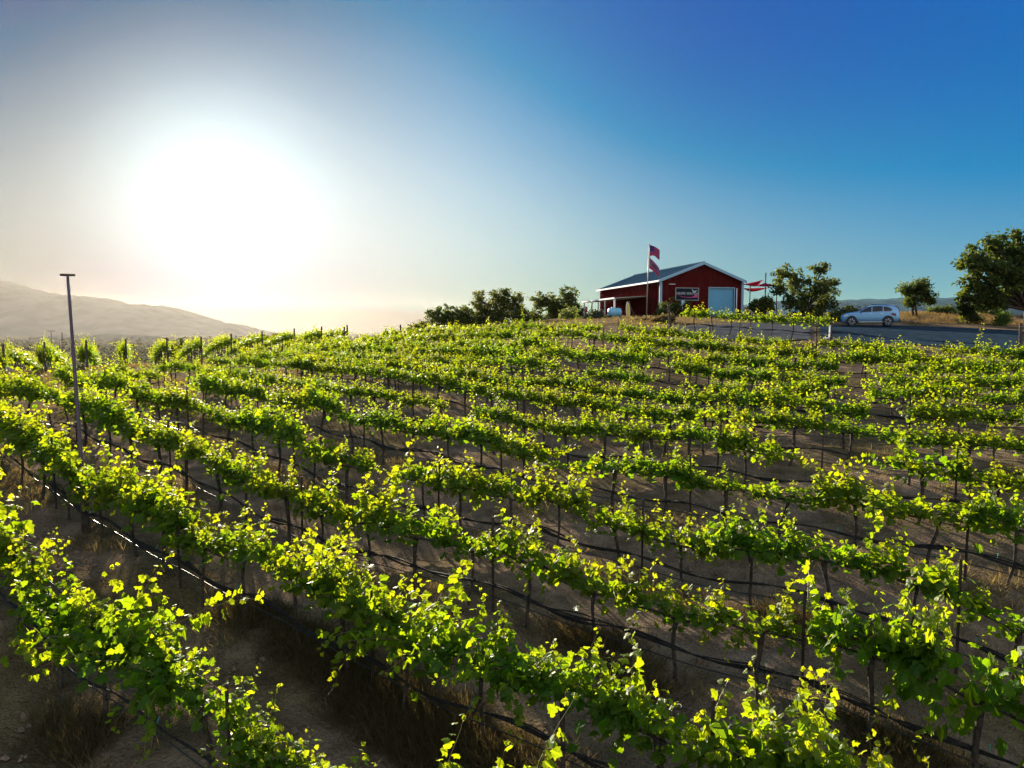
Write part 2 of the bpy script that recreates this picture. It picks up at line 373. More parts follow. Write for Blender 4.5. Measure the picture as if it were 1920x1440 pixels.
def soil_mat():
    m = bpy.data.materials.new('soil'); m.use_nodes = True; t = m.node_tree; b = t.nodes['Principled BSDF']
    b.inputs['Roughness'].default_value = .95; b.inputs['Specular IOR Level'].default_value = 0.0
    tcn = nd(t, 'ShaderNodeTexCoord')
    def noise(sc, det=6):
        n = nd(t, 'ShaderNodeTexNoise'); n.inputs['Scale'].default_value = sc; n.inputs['Detail'].default_value = det
        t.links.new(tcn.outputs['Object'], n.inputs['Vector']); return n
    n1, n2, n3 = noise(.35), noise(2.3, 8), noise(26, 6)
    r1 = nd(t, 'ShaderNodeValToRGB'); e = r1.color_ramp.elements
    e[0].position = .36; e[0].color = (.14,.102,.070,1); e[1].position = .68; e[1].color = (.255,.188,.130,1)
    t.links.new(n2.outputs['Fac'], r1.inputs[0])
    r2 = nd(t, 'ShaderNodeValToRGB'); e = r2.color_ramp.elements
    e[0].position = .42; e[0].color = (1,1,1,1); e[1].position = .62; e[1].color = (.62,.66,.52,1)
    t.links.new(n1.outputs['Fac'], r2.inputs[0])
    mx = nd(t, 'ShaderNodeMix', data_type='RGBA', blend_type='MULTIPLY'); mx.inputs['Factor'].default_value = 1
    t.links.new(r1.outputs[0], mx.inputs['A']); t.links.new(r2.outputs[0], mx.inputs['B'])
    r3 = nd(t, 'ShaderNodeValToRGB'); e = r3.color_ramp.elements
    e[0].position = .3; e[0].color = (.72,.72,.72,1); e[1].position = .7; e[1].color = (1.15,1.15,1.15,1)
    t.links.new(n3.outputs['Fac'], r3.inputs[0])
    m2 = nd(t, 'ShaderNodeMix', data_type='RGBA', blend_type='MULTIPLY'); m2.inputs['Factor'].default_value = 1
    t.links.new(mx.outputs['Result'], m2.inputs['A']); t.links.new(r3.outputs[0], m2.inputs['B'])
    # chaparral colour takes over far out in the valley
    geo = nd(t, 'ShaderNodeNewGeometry'); sp = nd(t, 'ShaderNodeSeparateXYZ'); t.links.new(geo.outputs['Position'], sp.inputs[0])
    mr = nd(t, 'ShaderNodeMapRange'); mr.inputs['From Min'].default_value = -8; mr.inputs['From Max'].default_value = -16
    t.links.new(sp.outputs['Z'], mr.inputs['Value'])
    n4 = noise(.05, 8); r4 = nd(t, 'ShaderNodeValToRGB'); e = r4.color_ramp.elements
    e[0].position = .38; e[0].color = (.045,.048,.026,1); e[1].position = .66; e[1].color = (.13,.11,.065,1)
    t.links.new(n4.outputs['Fac'], r4.inputs[0])
    m3 = nd(t, 'ShaderNodeMix', data_type='RGBA'); t.links.new(mr.outputs[0], m3.inputs['Factor'])
    t.links.new(m2.outputs['Result'], m3.inputs['A']); t.links.new(r4.outputs[0], m3.inputs['B'])
    t.links.new(m3.outputs['Result'], b.inputs['Base Color'])
    bp = nd(t, 'ShaderNodeBump'); bp.inputs['Strength'].default_value = .9; bp.inputs['Distance'].default_value = .08
    st = nd(t, 'ShaderNodeMapRange'); st.inputs['To Min'].default_value = .9; st.inputs['To Max'].default_value = .1
    t.links.new(mr.outputs[0], st.inputs['Value']); t.links.new(st.outputs[0], bp.inputs['Strength'])
    ad = nd(t, 'ShaderNodeMath', operation='ADD'); n5 = noise(9, 8)
    t.links.new(n3.outputs['Fac'], ad.inputs[0]); t.links.new(n5.outputs['Fac'], ad.inputs[1])
    t.links.new(ad.outputs[0], bp.inputs['Height']); t.links.new(bp.outputs[0], b.inputs['Normal'])
    return m
M['soil'] = soil_mat()
ground = obj('ground', grid_mesh('ground', np.c_[GX.ravel(), GY.ravel(), GZ.ravel()], F), m=M['soil'])
tag(ground, kind='structure')

# gravel yard where the car is parked and the service road in front of the barn: a sheet laid just over the ground
M['road'] = mat('road_gravel', (.085,.09,.098), .9, spec=.0, dark=(.055,.06,.067), scale=1.6, bump=.8, bscale=18)
M['gravel'] = mat('gravel', (.030,.050,.070), .9, spec=.0, dark=(.018,.032,.046), scale=1.6, bump=.8, bscale=18)  # shade over the yard is put into this darker, bluer gravel colour
def sheet(name, outline_px, step, m, off=.05):
    P = np.array([at(px, py, Y)[:2] for px, py, Y in outline_px])
    lo, hi = P.min(0), P.max(0)
    gx = np.arange(lo[0], hi[0]+step, step); gy = np.arange(lo[1], hi[1]+step, step)
    X, Y = np.meshgrid(gx, gy)
    inside = np.zeros(X.shape, bool); j = len(P)-1
    for i in range(len(P)):
        c = ((P[i,1] > Y) != (P[j,1] > Y)) & (X < (P[j,0]-P[i,0])*(Y-P[i,1])/(P[j,1]-P[i,1]+1e-12)+P[i,0]); inside ^= c; j = i
    ii = np.arange(X.size).reshape(X.shape)
    Fq = np.stack([ii[:-1,:-1], ii[:-1,1:], ii[1:,1:], ii[1:,:-1]], -1).reshape(-1,4)
    keep = inside.ravel()[Fq].all(1); Fq = Fq[keep]
    used = np.unique(Fq); mp = -np.ones(X.size, int); mp[used] = np.arange(len(used))
    Z = zg(X, Y)+off
    V = np.c_[X.ravel(), Y.ravel(), Z.ravel()][used]
    return tag(obj(name, grid_mesh(name, V, mp[Fq]), m=m), kind='structure')
sheet('gravel_yard', [(1552,0,43.2),(1546,0,61),(1700,0,61),(1800,0,59.5),(1960,0,55),(1960,0,33.5),(1800,0,36.5),(1650,0,40.5)], .4, M['gravel'])
sheet('service_road', [(1255,0,46),(1255,0,53),(1330,0,60),(1545,0,60.5),(1551,0,43.2),(1480,0,40.6),(1380,0,41.2),(1300,0,42.5)], .4, M['road'])
# ------------------------------------------------------------------ vines
def unit(v): return v/(np.linalg.norm(v)+1e-9)
def make_foliage(r, name, lod, half=.62, dens=1.0, wild=1.0, lift=0.0):
    """Shoots with their leaves growing off a cordon along local x; z = 0 is the cordon wire."""
    g = Geo(); LP, LD, LN, LS, LT = [], [], [], [], []
    def leaf(p, d, n, s, t): LP.append(p); LD.append(d); LN.append(n); LS.append(s); LT.append(t)
    nsh = int((20, 25, 16)[lod]*dens)
    for k in range(nsh):
        s0 = r.uniform(-half, half) if k > 3 else (-1)**k*half*r.uniform(.7, 1.0)
        kind = r.random()
        side = r.choice((-1, 1))
        up_share = .62 if lod == 0 else .80
        if kind < up_share: d = unit(np.array([r.normal(0,.24), side*abs(r.normal(0,.30)), 1.0])); L = np.clip(r.normal(.50,.16), .22, .88); gr = .035
        elif kind < .95: d = unit(np.array([r.normal(0,.5), side*r.uniform(.5,1.1), r.uniform(.3,.8)])); L = np.clip(r.normal(.45,.14), .25, .75); gr = .17
        else: d = unit(np.array([r.normal(0,.7), side*.8, r.uniform(-.1,.4)])); L = np.clip(r.normal(.50,.2), .2, .9); gr = .34
        if r.random() < (.20 if lod == 0 else .07)*wild: L *= 1.65; gr *= .75
        if k < 2 and r.random() < .6: d = unit(np.array([math.copysign(1.0, s0), side*.3, r.uniform(.25,.7)])); L *= 1.25*wild
        p = np.array([s0, r.normal(0,.03), 0.02+lift]); path = [p.copy()]
        n = max(4, int(L/.058)); sgn = 1
        for i in range(n):
            t = (i+1)/n
            d = unit(d + np.array([r.normal(0,.09), r.normal(0,.09), -gr*t+r.normal(0,.05)]))
            p = p + d*(L/n); path.append(p.copy())
            for rep in range(2 if (lod < 2 and t < .85) else 1):
                sgn = -sgn
                a = unit(np.cross(d, unit(np.array([r.normal(0,1), r.normal(0,1), r.normal(0,.4)]))))*sgn
                pet = unit(a + .45*d + np.array([0,0,.25]))*r.uniform(.03,.075)
                out_ = unit(a*1.0 + .25*d + np.array([0,0,-.55*r.uniform(.2,1.4)]))
                nrm = np.array([r.normal(0,.75), r.normal(0,.75), .85]) + .5*a*np.array([1,1,0])
                sz = (.128, .102, .118)[lod]*(1-.62*t**1.6)*r.uniform(.72,1.22)
                leaf(p+pet, out_, nrm, sz, np.clip(.10+.72*t**1.6+r.normal(0,.14), 0, 1))
        for q in range(3): leaf(p, unit(d+np.array([r.normal(0,.6), r.normal(0,.6), r.normal(0,.4)])), np.array([r.normal(), r.normal(), .7]), r.uniform(.022,.042), np.clip(r.normal(.8,.15),0,1))
        if lod < 2:
            g.tube(path, np.linspace(.0045, .0018, len(path)), n=4 if lod == 0 else 3, mi=1, cap=False)
            if lod == 0 and r.random() < .55:
                q = p.copy(); e = unit(d+np.array([r.normal(0,.5), r.normal(0,.5), .3])); tp = [q]
                for i in range(6): e = unit(e+r.normal(0,.35,3)); q = q+e*.025; tp.append(q)
                g.tube(tp, .0016, n=3, mi=1, cap=False)
    nf = int((80, 210, 110)[lod]*dens)
    for k in range(nf):
        p = np.array([r.uniform(-half, half)*1.02, r.normal(0,.15), (.10, .13, .13)[lod]+r.normal(0,.12)+lift])
        o = unit(np.array([r.normal(0,.5), p[1]*4+r.normal(0,.3), r.normal(-.3,.4)]))
        leaf(p, o, np.array([r.normal(0,.5), o[1]*.7+r.normal(0,.4), .9]), (.125, .10, .12)[lod]*r.uniform(.75,1.25), np.clip(r.normal(.08,.1),0,1))
    S = np.array(LS)*(1.0, 1.06, 1.28)[lod]
    leaves(g, LP, LD, LN, S, LT, (LEAF_NEAR, LEAF_MID, LEAF_FAR)[lod])
    me_o = g
    V = np.vstack(g.V); me = bpy.data.meshes.new(name); me.from_pydata(V.tolist(), [], g.F)
    me.polygons.foreach_set('material_index', g.I)
    a = me.attributes.new('tint', 'FLOAT', 'POINT'); a.data.foreach_set('value', np.concatenate(g.T).astype(np.float32))
    me.materials.append(M['leaf']); me.materials.append(M['cane']); me.update()
    return me, g
H_CORD = 1.10
def make_trunk(r, lod):
    g = Geo(); n = 7
    lean = r.normal(0,.09); leany = r.normal(0,.05)
    zs = np.linspace(-.15, H_CORD-.02, n); t = (zs+.15)/(H_CORD+.13)
    path = np.c_[lean*(t-1)+.025*np.sin(t*7+r.uniform(0,6)), leany*(t-1)+.025*np.cos(t*6+r.uniform(0,6)), zs]
    g.tube(path, .030*(1+.45*np.exp(-t*9)+.55*np.exp(-(1-t)*7))*r.uniform(.7,1.25), n=8 if lod == 0 else 5)
    return g
def make_cordon(r, lod, half=.62):
    g = Geo()
    for sg in (-1, 1):
        xs_ = np.linspace(0, half, 7); 
        path = np.c_[sg*xs_, .015*np.sin(xs_*9+r.uniform(0,6)), .02*np.sin(xs_*7+r.uniform(0,6))+.015*(xs_/half)-.02*(xs_ < .05)]
        g.tube(path, np.linspace(.026,.012,7)*r.uniform(.8,1.2), n=6 if lod == 0 else 4)
    return g
def geo_mesh(g, name, m, tint=False):
    o = g.build(name, m, None, tint); me = o.data; bpy.data.objects.remove(o); return me
rv = np.random.default_rng(21)
def variants(n, lod, **kw):
    L = []
    for i in range(n):
        d = rv.uniform(.62, 1.18); w = rv.uniform(.6, 1.6)
        fm, fg = make_foliage(rv, 'foliage', lod, dens=d, wild=w, **kw)
        tg, cgeo = make_trunk(rv, lod), make_cordon(rv, lod)
        L.append(dict(f=fm, fg=fg, t=geo_mesh(tg, 'trunk', M['bark']), tg=tg, c=geo_mesh(cgeo, 'cordon', M['bark']), cgeo=cgeo, d=d, w=w))
    return L
V_NEAR, V_MID, V_FAR = variants(22, 0), variants(14, 1), variants(8, 2)

ORD = ['zeroth','first','second','third','fourth','fifth','sixth','seventh','eighth','ninth','tenth','eleventh','twelfth','thirteenth','fourteenth']
# left end of each row (photograph column), gaps where a vine is missing, columns where a steel post shows
LEFT = {1:-330, 2:-170, 3:-130, 4:95, 5:215, 6:285, 7:385, 8:468, 9:522, 10:556, 11:592, 12:636, 13:694, 14:1272}
RIGHT = {14:1548}
GAPS = {2:[(785,822)], 3:[(1430,1600)], 4:[(700,728),(962,992),(1165,1195)], 5:[(1052,1108),(1170,1204),(1612,1640)], 6:[(858,886),(1478,1652),(1332,1372)], 8:[(1360,1400)],
        9:[(1195,1262),(1372,1480),(1535,1590)], 10:[(1605,1655)], 11:[(1108,1160),(1600,1660)], 13:[(1700,1745)]}
POST_PX = {1:66, 2:697, 3:925, 4:1205, 5:1296, 6:1020, 7:1207, 8:1366, 9:998, 10:1207, 11:1132, 12:1310, 13:1330, 14:1387}
def col_to_t(k, px):
    """distance along row k (0 at the foot of the perpendicular from the camera) seen at a photograph column"""
    l = np.array(ROWS.get(k) or [(1275,590),(1550,605)], float)
    py = np.interp(px, l[:,0], l[:,1])
    p = row_ray(k, px, py); return p[0]*ROW_E[0]+p[1]*ROW_E[1]
def row_xy(k, t): return ROW_N*ROW_D[k]+ROW_E*t
def project(p):
    x, y, z = p; c, s = math.cos(PITCH), math.sin(PITCH)
    dep = y*c - z*s; up = y*s+z*c
    return (960+FPX*x/dep, 720-FPX*up/dep, dep) if dep > .05 else (-9e9, 9e9, dep)
vines = []            # (distance, row, t, x, y)
posts = []
SP = 1.25
row_rng = np.random.default_rng(5)
ROW_SPAN = {}
for k in range(1, 15):
    tl = col_to_t(k, max(LEFT[k], -60)) if k > 3 else (21.5, 25.5, 31.0)[k-1]
    tr = col_to_t(k, RIGHT[k]) if k in RIGHT else None
    if tr is None:
        tr = tl
        while True:
            tr -= .5; q = row_xy(k, tr); X = project((q[0], q[1], z1(*q)+1.2))
            if X[0] > 2080 or X[2] < .6 or X[1] > 2300: break
    ROW_SPAN[k] = (tr, tl)
    tp = col_to_t(k, POST_PX[k])
    t = tp + .55
    t0 = tp + .55 - SP*math.floor((tp+.55-tr)/SP)
    gaps = [tuple(sorted((col_to_t(k, a), col_to_t(k, b)))) for a, b in GAPS.get(k, [])]
    tt = t0; i = 0
    while tt < tl:
        if not any(a < tt < b for a, b in gaps) and (k < 5 or row_rng.random() > .045):
            tj = tt+row_rng.normal(0,.06); q = row_xy(k, tj)
            vines.append([math.hypot(*q), k, tj, q[0], q[1]])
        tt += SP; i += 1
    a = tp-5.0*math.floor((tp-tr)/5.0)
    while a < tl+.2:
        posts.append((k, a)); a += 5.0
# the second block: rows seen end-on beyond the cart track
for i, e in enumerate(ENDS):
    for j in range(15):
        q = np.array(e[:2])+B_E*(.35+SP*j)+row_rng.normal(0,.04,2)
        vines.append([math.hypot(*q)-(9 if j < 5 else 0), 100+i, j, q[0], q[1]])

for vv in vines:
    z = z1(vv[3], vv[4]); P = project((vv[3], vv[4], z+1.4)); Q = project((vv[3], vv[4], z))
    vv += [z, P, -200 < P[0] < 2120 and (P[1] < 1620 or Q[1] < 1500) and P[2] > .8]
in_frame = [v_ for v_ in vines if v_[7]]
in_frame.sort(key=lambda a: a[0])
single = in_frame[:305]; single_ids = {id(s) for s in single}
rest = [v_ for v_ in vines if id(v_) not in single_ids]
# labels: the row counted from the camera, then the nearest post of that row
post_t = {}
for k, a in posts: post_t.setdefault(k, []).append(a)
vis_post = {}
for k in post_t:
    L = []
    for a in post_t[k]:
        q = row_xy(k, a); P = project((q[0], q[1], z1(*q)+.8))
        if 0 < P[0] < 1920 and P[1] < 1440: L.append((P[0], a))
    vis_post[k] = [a for _, a in sorted(L)]
def vine_words(k, t, cnt):
    row = f"{ORD[k]} row from camera" if k > 1 else "row nearest camera"
    if k == 14: row = "short row before the red barn"
    L = vis_post[k]                       # left to right in the photograph = falling t
    if not L: return row
    left = [a for a in L if a > t]
    key = (k, len(left)); cnt[key] = cnt.get(key, 0)+1
    if left: return row, len(left), cnt[key]
    return row, 0, cnt[key]
def lean_word(v_): return 'bushy' if v_['d']*v_['w'] > 1.05 else 'leafy'
ROWROT = math.atan2(-ROW_E[1], -ROW_E[0])
BROT = math.atan2(B_E[1], B_E[0])
single.sort(key=lambda a: (a[1], -a[2] if a[1] < 100 else a[2]))
cnt = {}
prng = np.random.default_rng(77)
end_names = ['leftmost','second from left','third from left','fourth from left','fifth from left','sixth from left','seventh from left','eighth from left','third from right','second from right','rightmost']
# how many individual vines stand left of each row's first visible post
for dist, k, t, x, y, z, P, ok in single:
    lod = 0 if dist < 19 else 1
    vs = V_NEAR if lod == 0 else V_MID
    v_ = vs[int(prng.integers(len(vs)))]
    flip = prng.random() < .5
    if k < 100:
        rot = ROWROT + (math.pi if flip else 0); e = ROW_E
    else:
        rot = BROT + (math.pi if flip else 0); e = B_E
    u = np.array([math.cos(rot), math.sin(rot)])
    slope = math.atan2(z1(x+u[0]*.6, y+u[1]*.6)-z1(x-u[0]*.6, y-u[1]*.6), 1.2)
    if k < 100:
        w = vine_words(k, t, cnt)
        if isinstance(w, str): lab = f"{lean_word(v_)} grapevine in {w}"
        elif w[1] == 0: lab = f"{lean_word(v_)} grapevine in {w[0]}, {ORD[min(w[2],14)]} vine of those left of its first post"
        else: lab = f"{lean_word(v_)} grapevine in {w[0]}, {ORD[min(w[2],14)]} vine right of its {ORD[w[1]]} post"
        grp = 'grapevines on the hillside trellis rows'
    else:
        lab = (f"grapevine at the near end of the {end_names[k-100]} row beyond the dirt track" if t == 0 else
               f"grapevine {ORD[int(t)+1]} from the near end of the {end_names[k-100]} row beyond the dirt track")
        grp = 'grapevines seen end-on beyond the dirt track'
    root = thing('grapevine', lab, 'grapevine', (x, y, z), rot, grp)
    hs = prng.uniform(.93, 1.08)
    tall = 1.0 if k < 100 else .92
    root.scale = (1, 1, hs*tall)
    obj('trunk', v_['t'], root)
    c = obj('cordon', v_['c'], root); c.location = (0, 0, H_CORD); c.rotation_euler = (0, -slope, 0)
    f = obj('foliage', v_['f'], root); f.location = (0, 0, H_CORD); f.rotation_euler = (0, -slope, 0)
    vig = float(np.clip(prng.normal(1.0, .17), .62, 1.32))                 # strong and weak plants
    wy, wz = (1.15, 1.22) if k == 1 else (1.12, 1.12) if k < 4 else (1.0, 1.0) if k < 6 else (.78, .88) if k < 14 else (1.0, 1.15) if k < 100 else (.8, 1.95)
    f.scale = (min(1.08, .55+.47*vig), wy*vig*prng.uniform(.9,1.1), wz*vig)
    if k >= 100: f.location[2] = .80
# the remaining, farthest vines: one object
g = Geo()
for dist, k, t, x, y, z, P, ok in rest:
    if not (-300 < P[0] < 2250 and P[2] > 3): continue
    v_ = V_FAR[int(prng.integers(len(V_FAR)))]
    rot = (ROWROT if k < 100 else BROT)+(math.pi if prng.random() < .5 else 0)
    cs, sn = math.cos(rot), math.sin(rot)
    slope = math.tan(math.atan2(z1(x+cs*.6, y+sn*.6)-z1(x-cs*.6, y-sn*.6), 1.2))
    for src, mi, zo in ((v_['tg'], 1, 0), (v_['cgeo'], 1, H_CORD), (v_['fg'], 0, H_CORD)):
        V = np.vstack(src.V); T = np.concatenate(src.T)
        zz = V[:,2]+zo+z+(V[:,0]*slope if zo else 0)
        g.add(np.c_[V[:,0]*cs-V[:,1]*sn+x, V[:,0]*sn+V[:,1]*cs+y, zz], src.F, mi, tint=T)
o = g.build('grapevine', [M['leaf'], M['bark']], None, tint=True)
tag(o, 'farthest grapevines of the rows along the hill crest and down the far slope', 'grapevines', 'distant grapevines', 'stuff')

# ------------------------------------------------------------------ trellis: steel posts, wires, drip hoses, rolled bird nets
def post_mesh():
    g = Geo(); h = 1.72
    g.box((0,0,h/2-.2), (.040,.006,h+.4)); g.box((0,-.019,h/2-.2), (.006,.032,h+.4))     # T section
    for i in range(14): g.box((0,.006,.15+i*.11), (.018,.006,.02))
    return geo_mesh(g, 'post', M['steel'])
PM = post_mesh()
def clip_mesh():
    g = Geo(); g.box((0,.012,0), (.05,.02,.02)); return geo_mesh(g, 'wire_clip', M['wire'])
CM = clip_mesh()
for k in sorted(vis_post):
    row = f"{ORD[k]} vine row from camera" if k > 1 else "vine row nearest camera"
    if k == 14: row = 'short vine row before the red barn'
    n = 0
    for a in sorted(post_t[k], reverse=True):
        q = row_xy(k, a); z = z1(*q)
        vis = a in vis_post[k]
        if not vis and not (-150 < project((q[0],q[1],z+1))[0] < 2000): continue
        n += vis
        pr = thing('trellis_post', f"thin dark steel post in {row}, {ORD[n]} post from left" if vis else f"thin dark steel post of the {row}, just outside the picture edge", 'post', (q[0], q[1], z), ROWROT+prng.normal(0,.2), 'steel trellis posts')
        pr.rotation_euler[0] = prng.normal(0,.02); pr.rotation_euler[1] = prng.normal(0,.025)
        obj('post', PM, pr)
        for hh in (H_CORD, 1.5):
            c = obj('wire_clip', CM, pr); c.location = (0, 0, hh)
def along(k, h, step, sagf, side=0.0, seed=0, wob=0.0):
    tr, tl = ROW_SPAN[k]; L = []
    r = np.random.default_rng(900+k*10+seed)
    ts = np.arange(tr-1.0, tl+.3, step)
    qs = np.array([row_xy(k, t) for t in ts]) + np.outer(np.ones(len(ts))*side, ROW_N)
    z = zg(qs[:,0], qs[:,1])
    kk = max(3, int(1.5/step)); z = np.convolve(np.pad(z, kk, mode='edge'), np.ones(2*kk+1)/(2*kk+1), 'valid')
    ph = ((ts-col_to_t(k, POST_PX[k]))/2.5)
    sag = -sagf*np.sin(math.pi*(ph-np.floor(ph)))**2
    off = wob*(vnoise(ts*.9+7, ts*0+k, seed)-.5) if wob else 0
    qs = qs + np.outer(off*np.ones(len(ts)), ROW_N)
    return np.c_[qs, z+h+sag+(wob*(vnoise(ts*.8+3, ts*0+k+.5, seed+3)-.5) if wob else 0)], ts
for k in range(1, 15):
    row = f"{ORD[k]} vine row from camera" if k > 1 else "vine row nearest camera"
    if k == 14: row = 'short vine row before the red barn'
    P, ts = along(k, .36, .25, .03, .03, 1, .03)
    g = Geo(); g.tube(P, .009, n=6)
    tag(g.build('drip_hose', M['hose']), f"black drip irrigation hose strung low along the {row}", 'hose', 'drip hoses along the vine rows')
    if k <= 8 or k == 14:
        g = Geo()
        g.tube(along(k, H_CORD+.02, .5, .01, 0, 2)[0], .0025, n=3); g.tube(along(k, 1.5, .5, .015, .012, 3)[0], .002, n=3)
        tag(g.build('trellis_wire', M['wire']), f"pair of thin steel trellis wires through the {row}", 'wire', 'trellis wires')
    # bird net, rolled up and tied in swags between the vines
    P, ts = along(k, .60, .12, .10, -.05, 4, .05)
    r = np.random.default_rng(300+k)
    pinch = np.abs(np.sin(math.pi*(ts/1.25+r.uniform(0,1))))**.6
    root = thing('rolled_bird_net', f"dark rolled bird net hung below the {row}", 'netting', tuple(P[len(P)//2]), 0, 'rolled bird nets')
    base = P[len(P)//2]
    g = Geo()
    for strand in range(7):
        op = pinch*(.35+.9*vnoise(ts*.55+2, ts*0+11, k))
        o2 = np.c_[r.normal(0,.008)+.08*(vnoise(ts*1.7+strand*9, ts*0+strand, k)-.5)*op, .08*(vnoise(ts*1.3+strand*5, ts*0+2+strand, k)-.5)*op, .115*(vnoise(ts*1.1+strand*7, ts*0+4+strand, k)-.5)*op]
        g.tube(P-base+o2, .004+.0068*op*(.3+.9*vnoise(ts*2.2+strand*3, ts*0+9, k)), n=5, squash=1.4)
    g.build('net_roll', M['net'], root)
    if k <= 6:
        for i in range(0, len(ts), 21):
            g = Geo(); g.tube([P[i]-base+np.array([0,0,-.05]), P[i]-base+np.array([.03,0,.03]), P[i]-base+np.array([.05,.02,.10])], .006, n=4)
            g.build('tie', M['clip'], root)
# wooden end posts, white netting in the second block
def wood_post(label, x, y, h, r_=.06, lean=(0,0), group='wooden end posts', extra=None):
    z = z1(x, y); root = thing('end_post', label, 'post', (x, y, z), 0, group)
    g = Geo(); zz = np.linspace(-.3, h, 6)
    g.tube(np.c_[lean[0]*zz+.008*np.sin(zz*5), lean[1]*zz, zz], r_*np.array([1.1,1.05,1,1,.98,.94]), n=9, smooth=False)
    g.build('post', M['wood'], root)
    g = Geo(); g.tube([(lean[0]*(h-.2)+(r_+.01)*math.cos(a), lean[1]*(h-.2)+(r_+.01)*math.sin(a), h-.2) for a in np.linspace(0, 6.28, 13)], .006, n=4)
    g.build('wire_wrap', M['wire'], root)
    return root
for i, e in enumerate(ENDS):
    wood_post(f"dark wooden end post of the {end_names[i]} row beyond the dirt track", e[0]-B_E[0]*.1+.12, e[1]-B_E[1]*.1, 1.78, .06)
    for j in (4, 8):
        q = np.array(e[:2])+B_E*5.0*(j/4)
        pr = thing('trellis_post', f"steel post inside the {end_names[i]} row beyond the dirt track, {'nearer' if j == 4 else 'farther'} one", 'post', (q[0], q[1], z1(*q)), BROT, 'steel posts of the second block')
        obj('post', PM, pr)
for i in (0, 1, 2):
    e = np.array(ENDS[i][:2]); pts = []
    for t in np.linspace(.1, 3.4, 24):
        q = e+B_E*t; pts.append((q[0]+.06, q[1], z1(*q)+.55-.22*abs(math.sin(t*2.2))+.1*math.sin(t*5+i)))
    g = Geo(); g.tube(pts, .03+.035*np.abs(np.sin(np.linspace(0, 9, 24)+i)), n=6, squash=1.4)
    tag(g.build('white_netting', M['white_net']), f"white netting swag under the {end_names[i]} row beyond the dirt track", 'netting', 'white netting swags')
for (px, py, k, h, words) in ((694,0,13,1.75,'wooden row end post standing on the crest, left of the other'),(747,0,13,1.72,'wooden row end post standing on the crest, right of the other')):
    q = row_xy(k, col_to_t(k, max(px, 700))+(3.2 if px < 700 else 0)); wood_post(words, q[0], q[1]+.8, h, .06)
q = row_xy(14, ROW_SPAN[14][1]+.5); wood_post('weathered wooden end post leaning beside shrubs before the red barn', q[0], q[1], 1.9, .08, (-.10,0))
q = row_xy(14, ROW_SPAN[14][0]-.3); rp = wood_post('dark wooden end post with white pipe by the gravel yard', q[0], q[1], 1.35, .085)
g = Geo(); g.tube([(-.45,-.1,.25),(-.16,-.1,.25),(-.11,-.1,.32),(-.11,-.1,1.0)], .04, n=8); g.build('pipe', M['white'], rp)
p = at(1914, 612, 40); wood_post('dark wooden end post standing at the right edge by the gravel yard', p[0], p[1], 1.25, .075)
p = at(705, 620, 50)

# raptor perch: tall thin pipe with a short crossbar, sleeved into a stout wooden post
q = row_xy(2, col_to_t(2, 157)); z = z1(*q)
rt = thing('bird_perch', 'tall thin metal pole with short crossbar rising from the second vine row', 'perch', (q[0], q[1], z))
TOP = at(127, 518, q[1]); hgt = TOP[2]-z; dx = TOP[0]-q[0]
M['perch'] = mat('perch_paint', (.085,.062,.085), .5, spec=.4)
g = Geo(); g.tube([(dx*t, 0, hgt*t) for t in (0,.3,.6,.85,1)], [.047,.043,.036,.031,.030], n=10); g.build('pole', M['perch'], rt)
g = Geo(); g.box((dx, 0, hgt+.025), (.27,.06,.045), R(18)); g.build('crossbar', M['steel'], rt)
g = Geo(); g.tube([(0,0,-.3),(dx*.1,0,.5),(dx*.25,0,1.3)], .085, n=9); g.build('base_post', M['wood'], rt)
g = Geo(); g.tube([(dx*.20,0,1.18),(dx*.205,0,1.25)], .10, n=10); g.build('clamp', M['steel'], rt)

# ------------------------------------------------------------------ weeds and dry grass under the rows
def grass(name, label, n_tuft, place, hmin, hmax, blades, width, m, seed, tl=(0.1,.9), tpl=LEAF_SLIM, spread=.07, droop=.55):
    r = np.random.default_rng(seed); P, D, N, S, T = [], [], [], [], []
    xy = place(r, n_tuft); z = zg(xy[:,0], xy[:,1])
    for (x, y), zz in zip(xy, z):
        h0 = r.uniform(hmin, hmax); tn = r.uniform(*tl); nb = int(blades*r.uniform(.6,1.4))
        d = np.c_[r.normal(0,droop,nb), r.normal(0,droop,nb), np.ones(nb)]
        P.append(np.c_[x+r.normal(0,spread,nb), y+r.normal(0,spread,nb), np.full(nb, zz-.02)]); D.append(d)
        N.append(r.normal(0,1,(nb,3))); S.append(h0*r.uniform(.5,1.2,nb)); T.append(np.clip(tn+r.normal(0,.15,nb),0,1))
    P, D, N, S, T = map(np.concatenate, (P, D, N, S, T))
    V, F_ = tpl; tv = V.copy(); tv[:,0] *= width
    me_V = []; D /= np.linalg.norm(D, axis=1)[:,None]; N -= (N*D).sum(1)[:,None]*D; N /= np.linalg.norm(N, axis=1)[:,None]+1e-9; X = np.cross(D, N)
    VV = P[:,None,:]+S[:,None,None]*(tv[None,:,0,None]*X[:,None,:]+tv[None,:,1,None]*D[:,None,:]+tv[None,:,2,None]*N[:,None,:])
    m_ = len(tv); FF = (np.arange(len(P))[:,None,None]*m_+np.array(F_)[None]).reshape(-1, len(F_[0]))
    me = bpy.data.meshes.new(name); me.from_pydata(VV.reshape(-1,3), [], FF)
    a = me.attributes.new('tint', 'FLOAT', 'POINT'); a.data.foreach_set('value', np.repeat(T, m_).astype(np.float32)); me.update()
    return tag(obj(name, me, m=m), label, 'weeds', None, 'stuff')
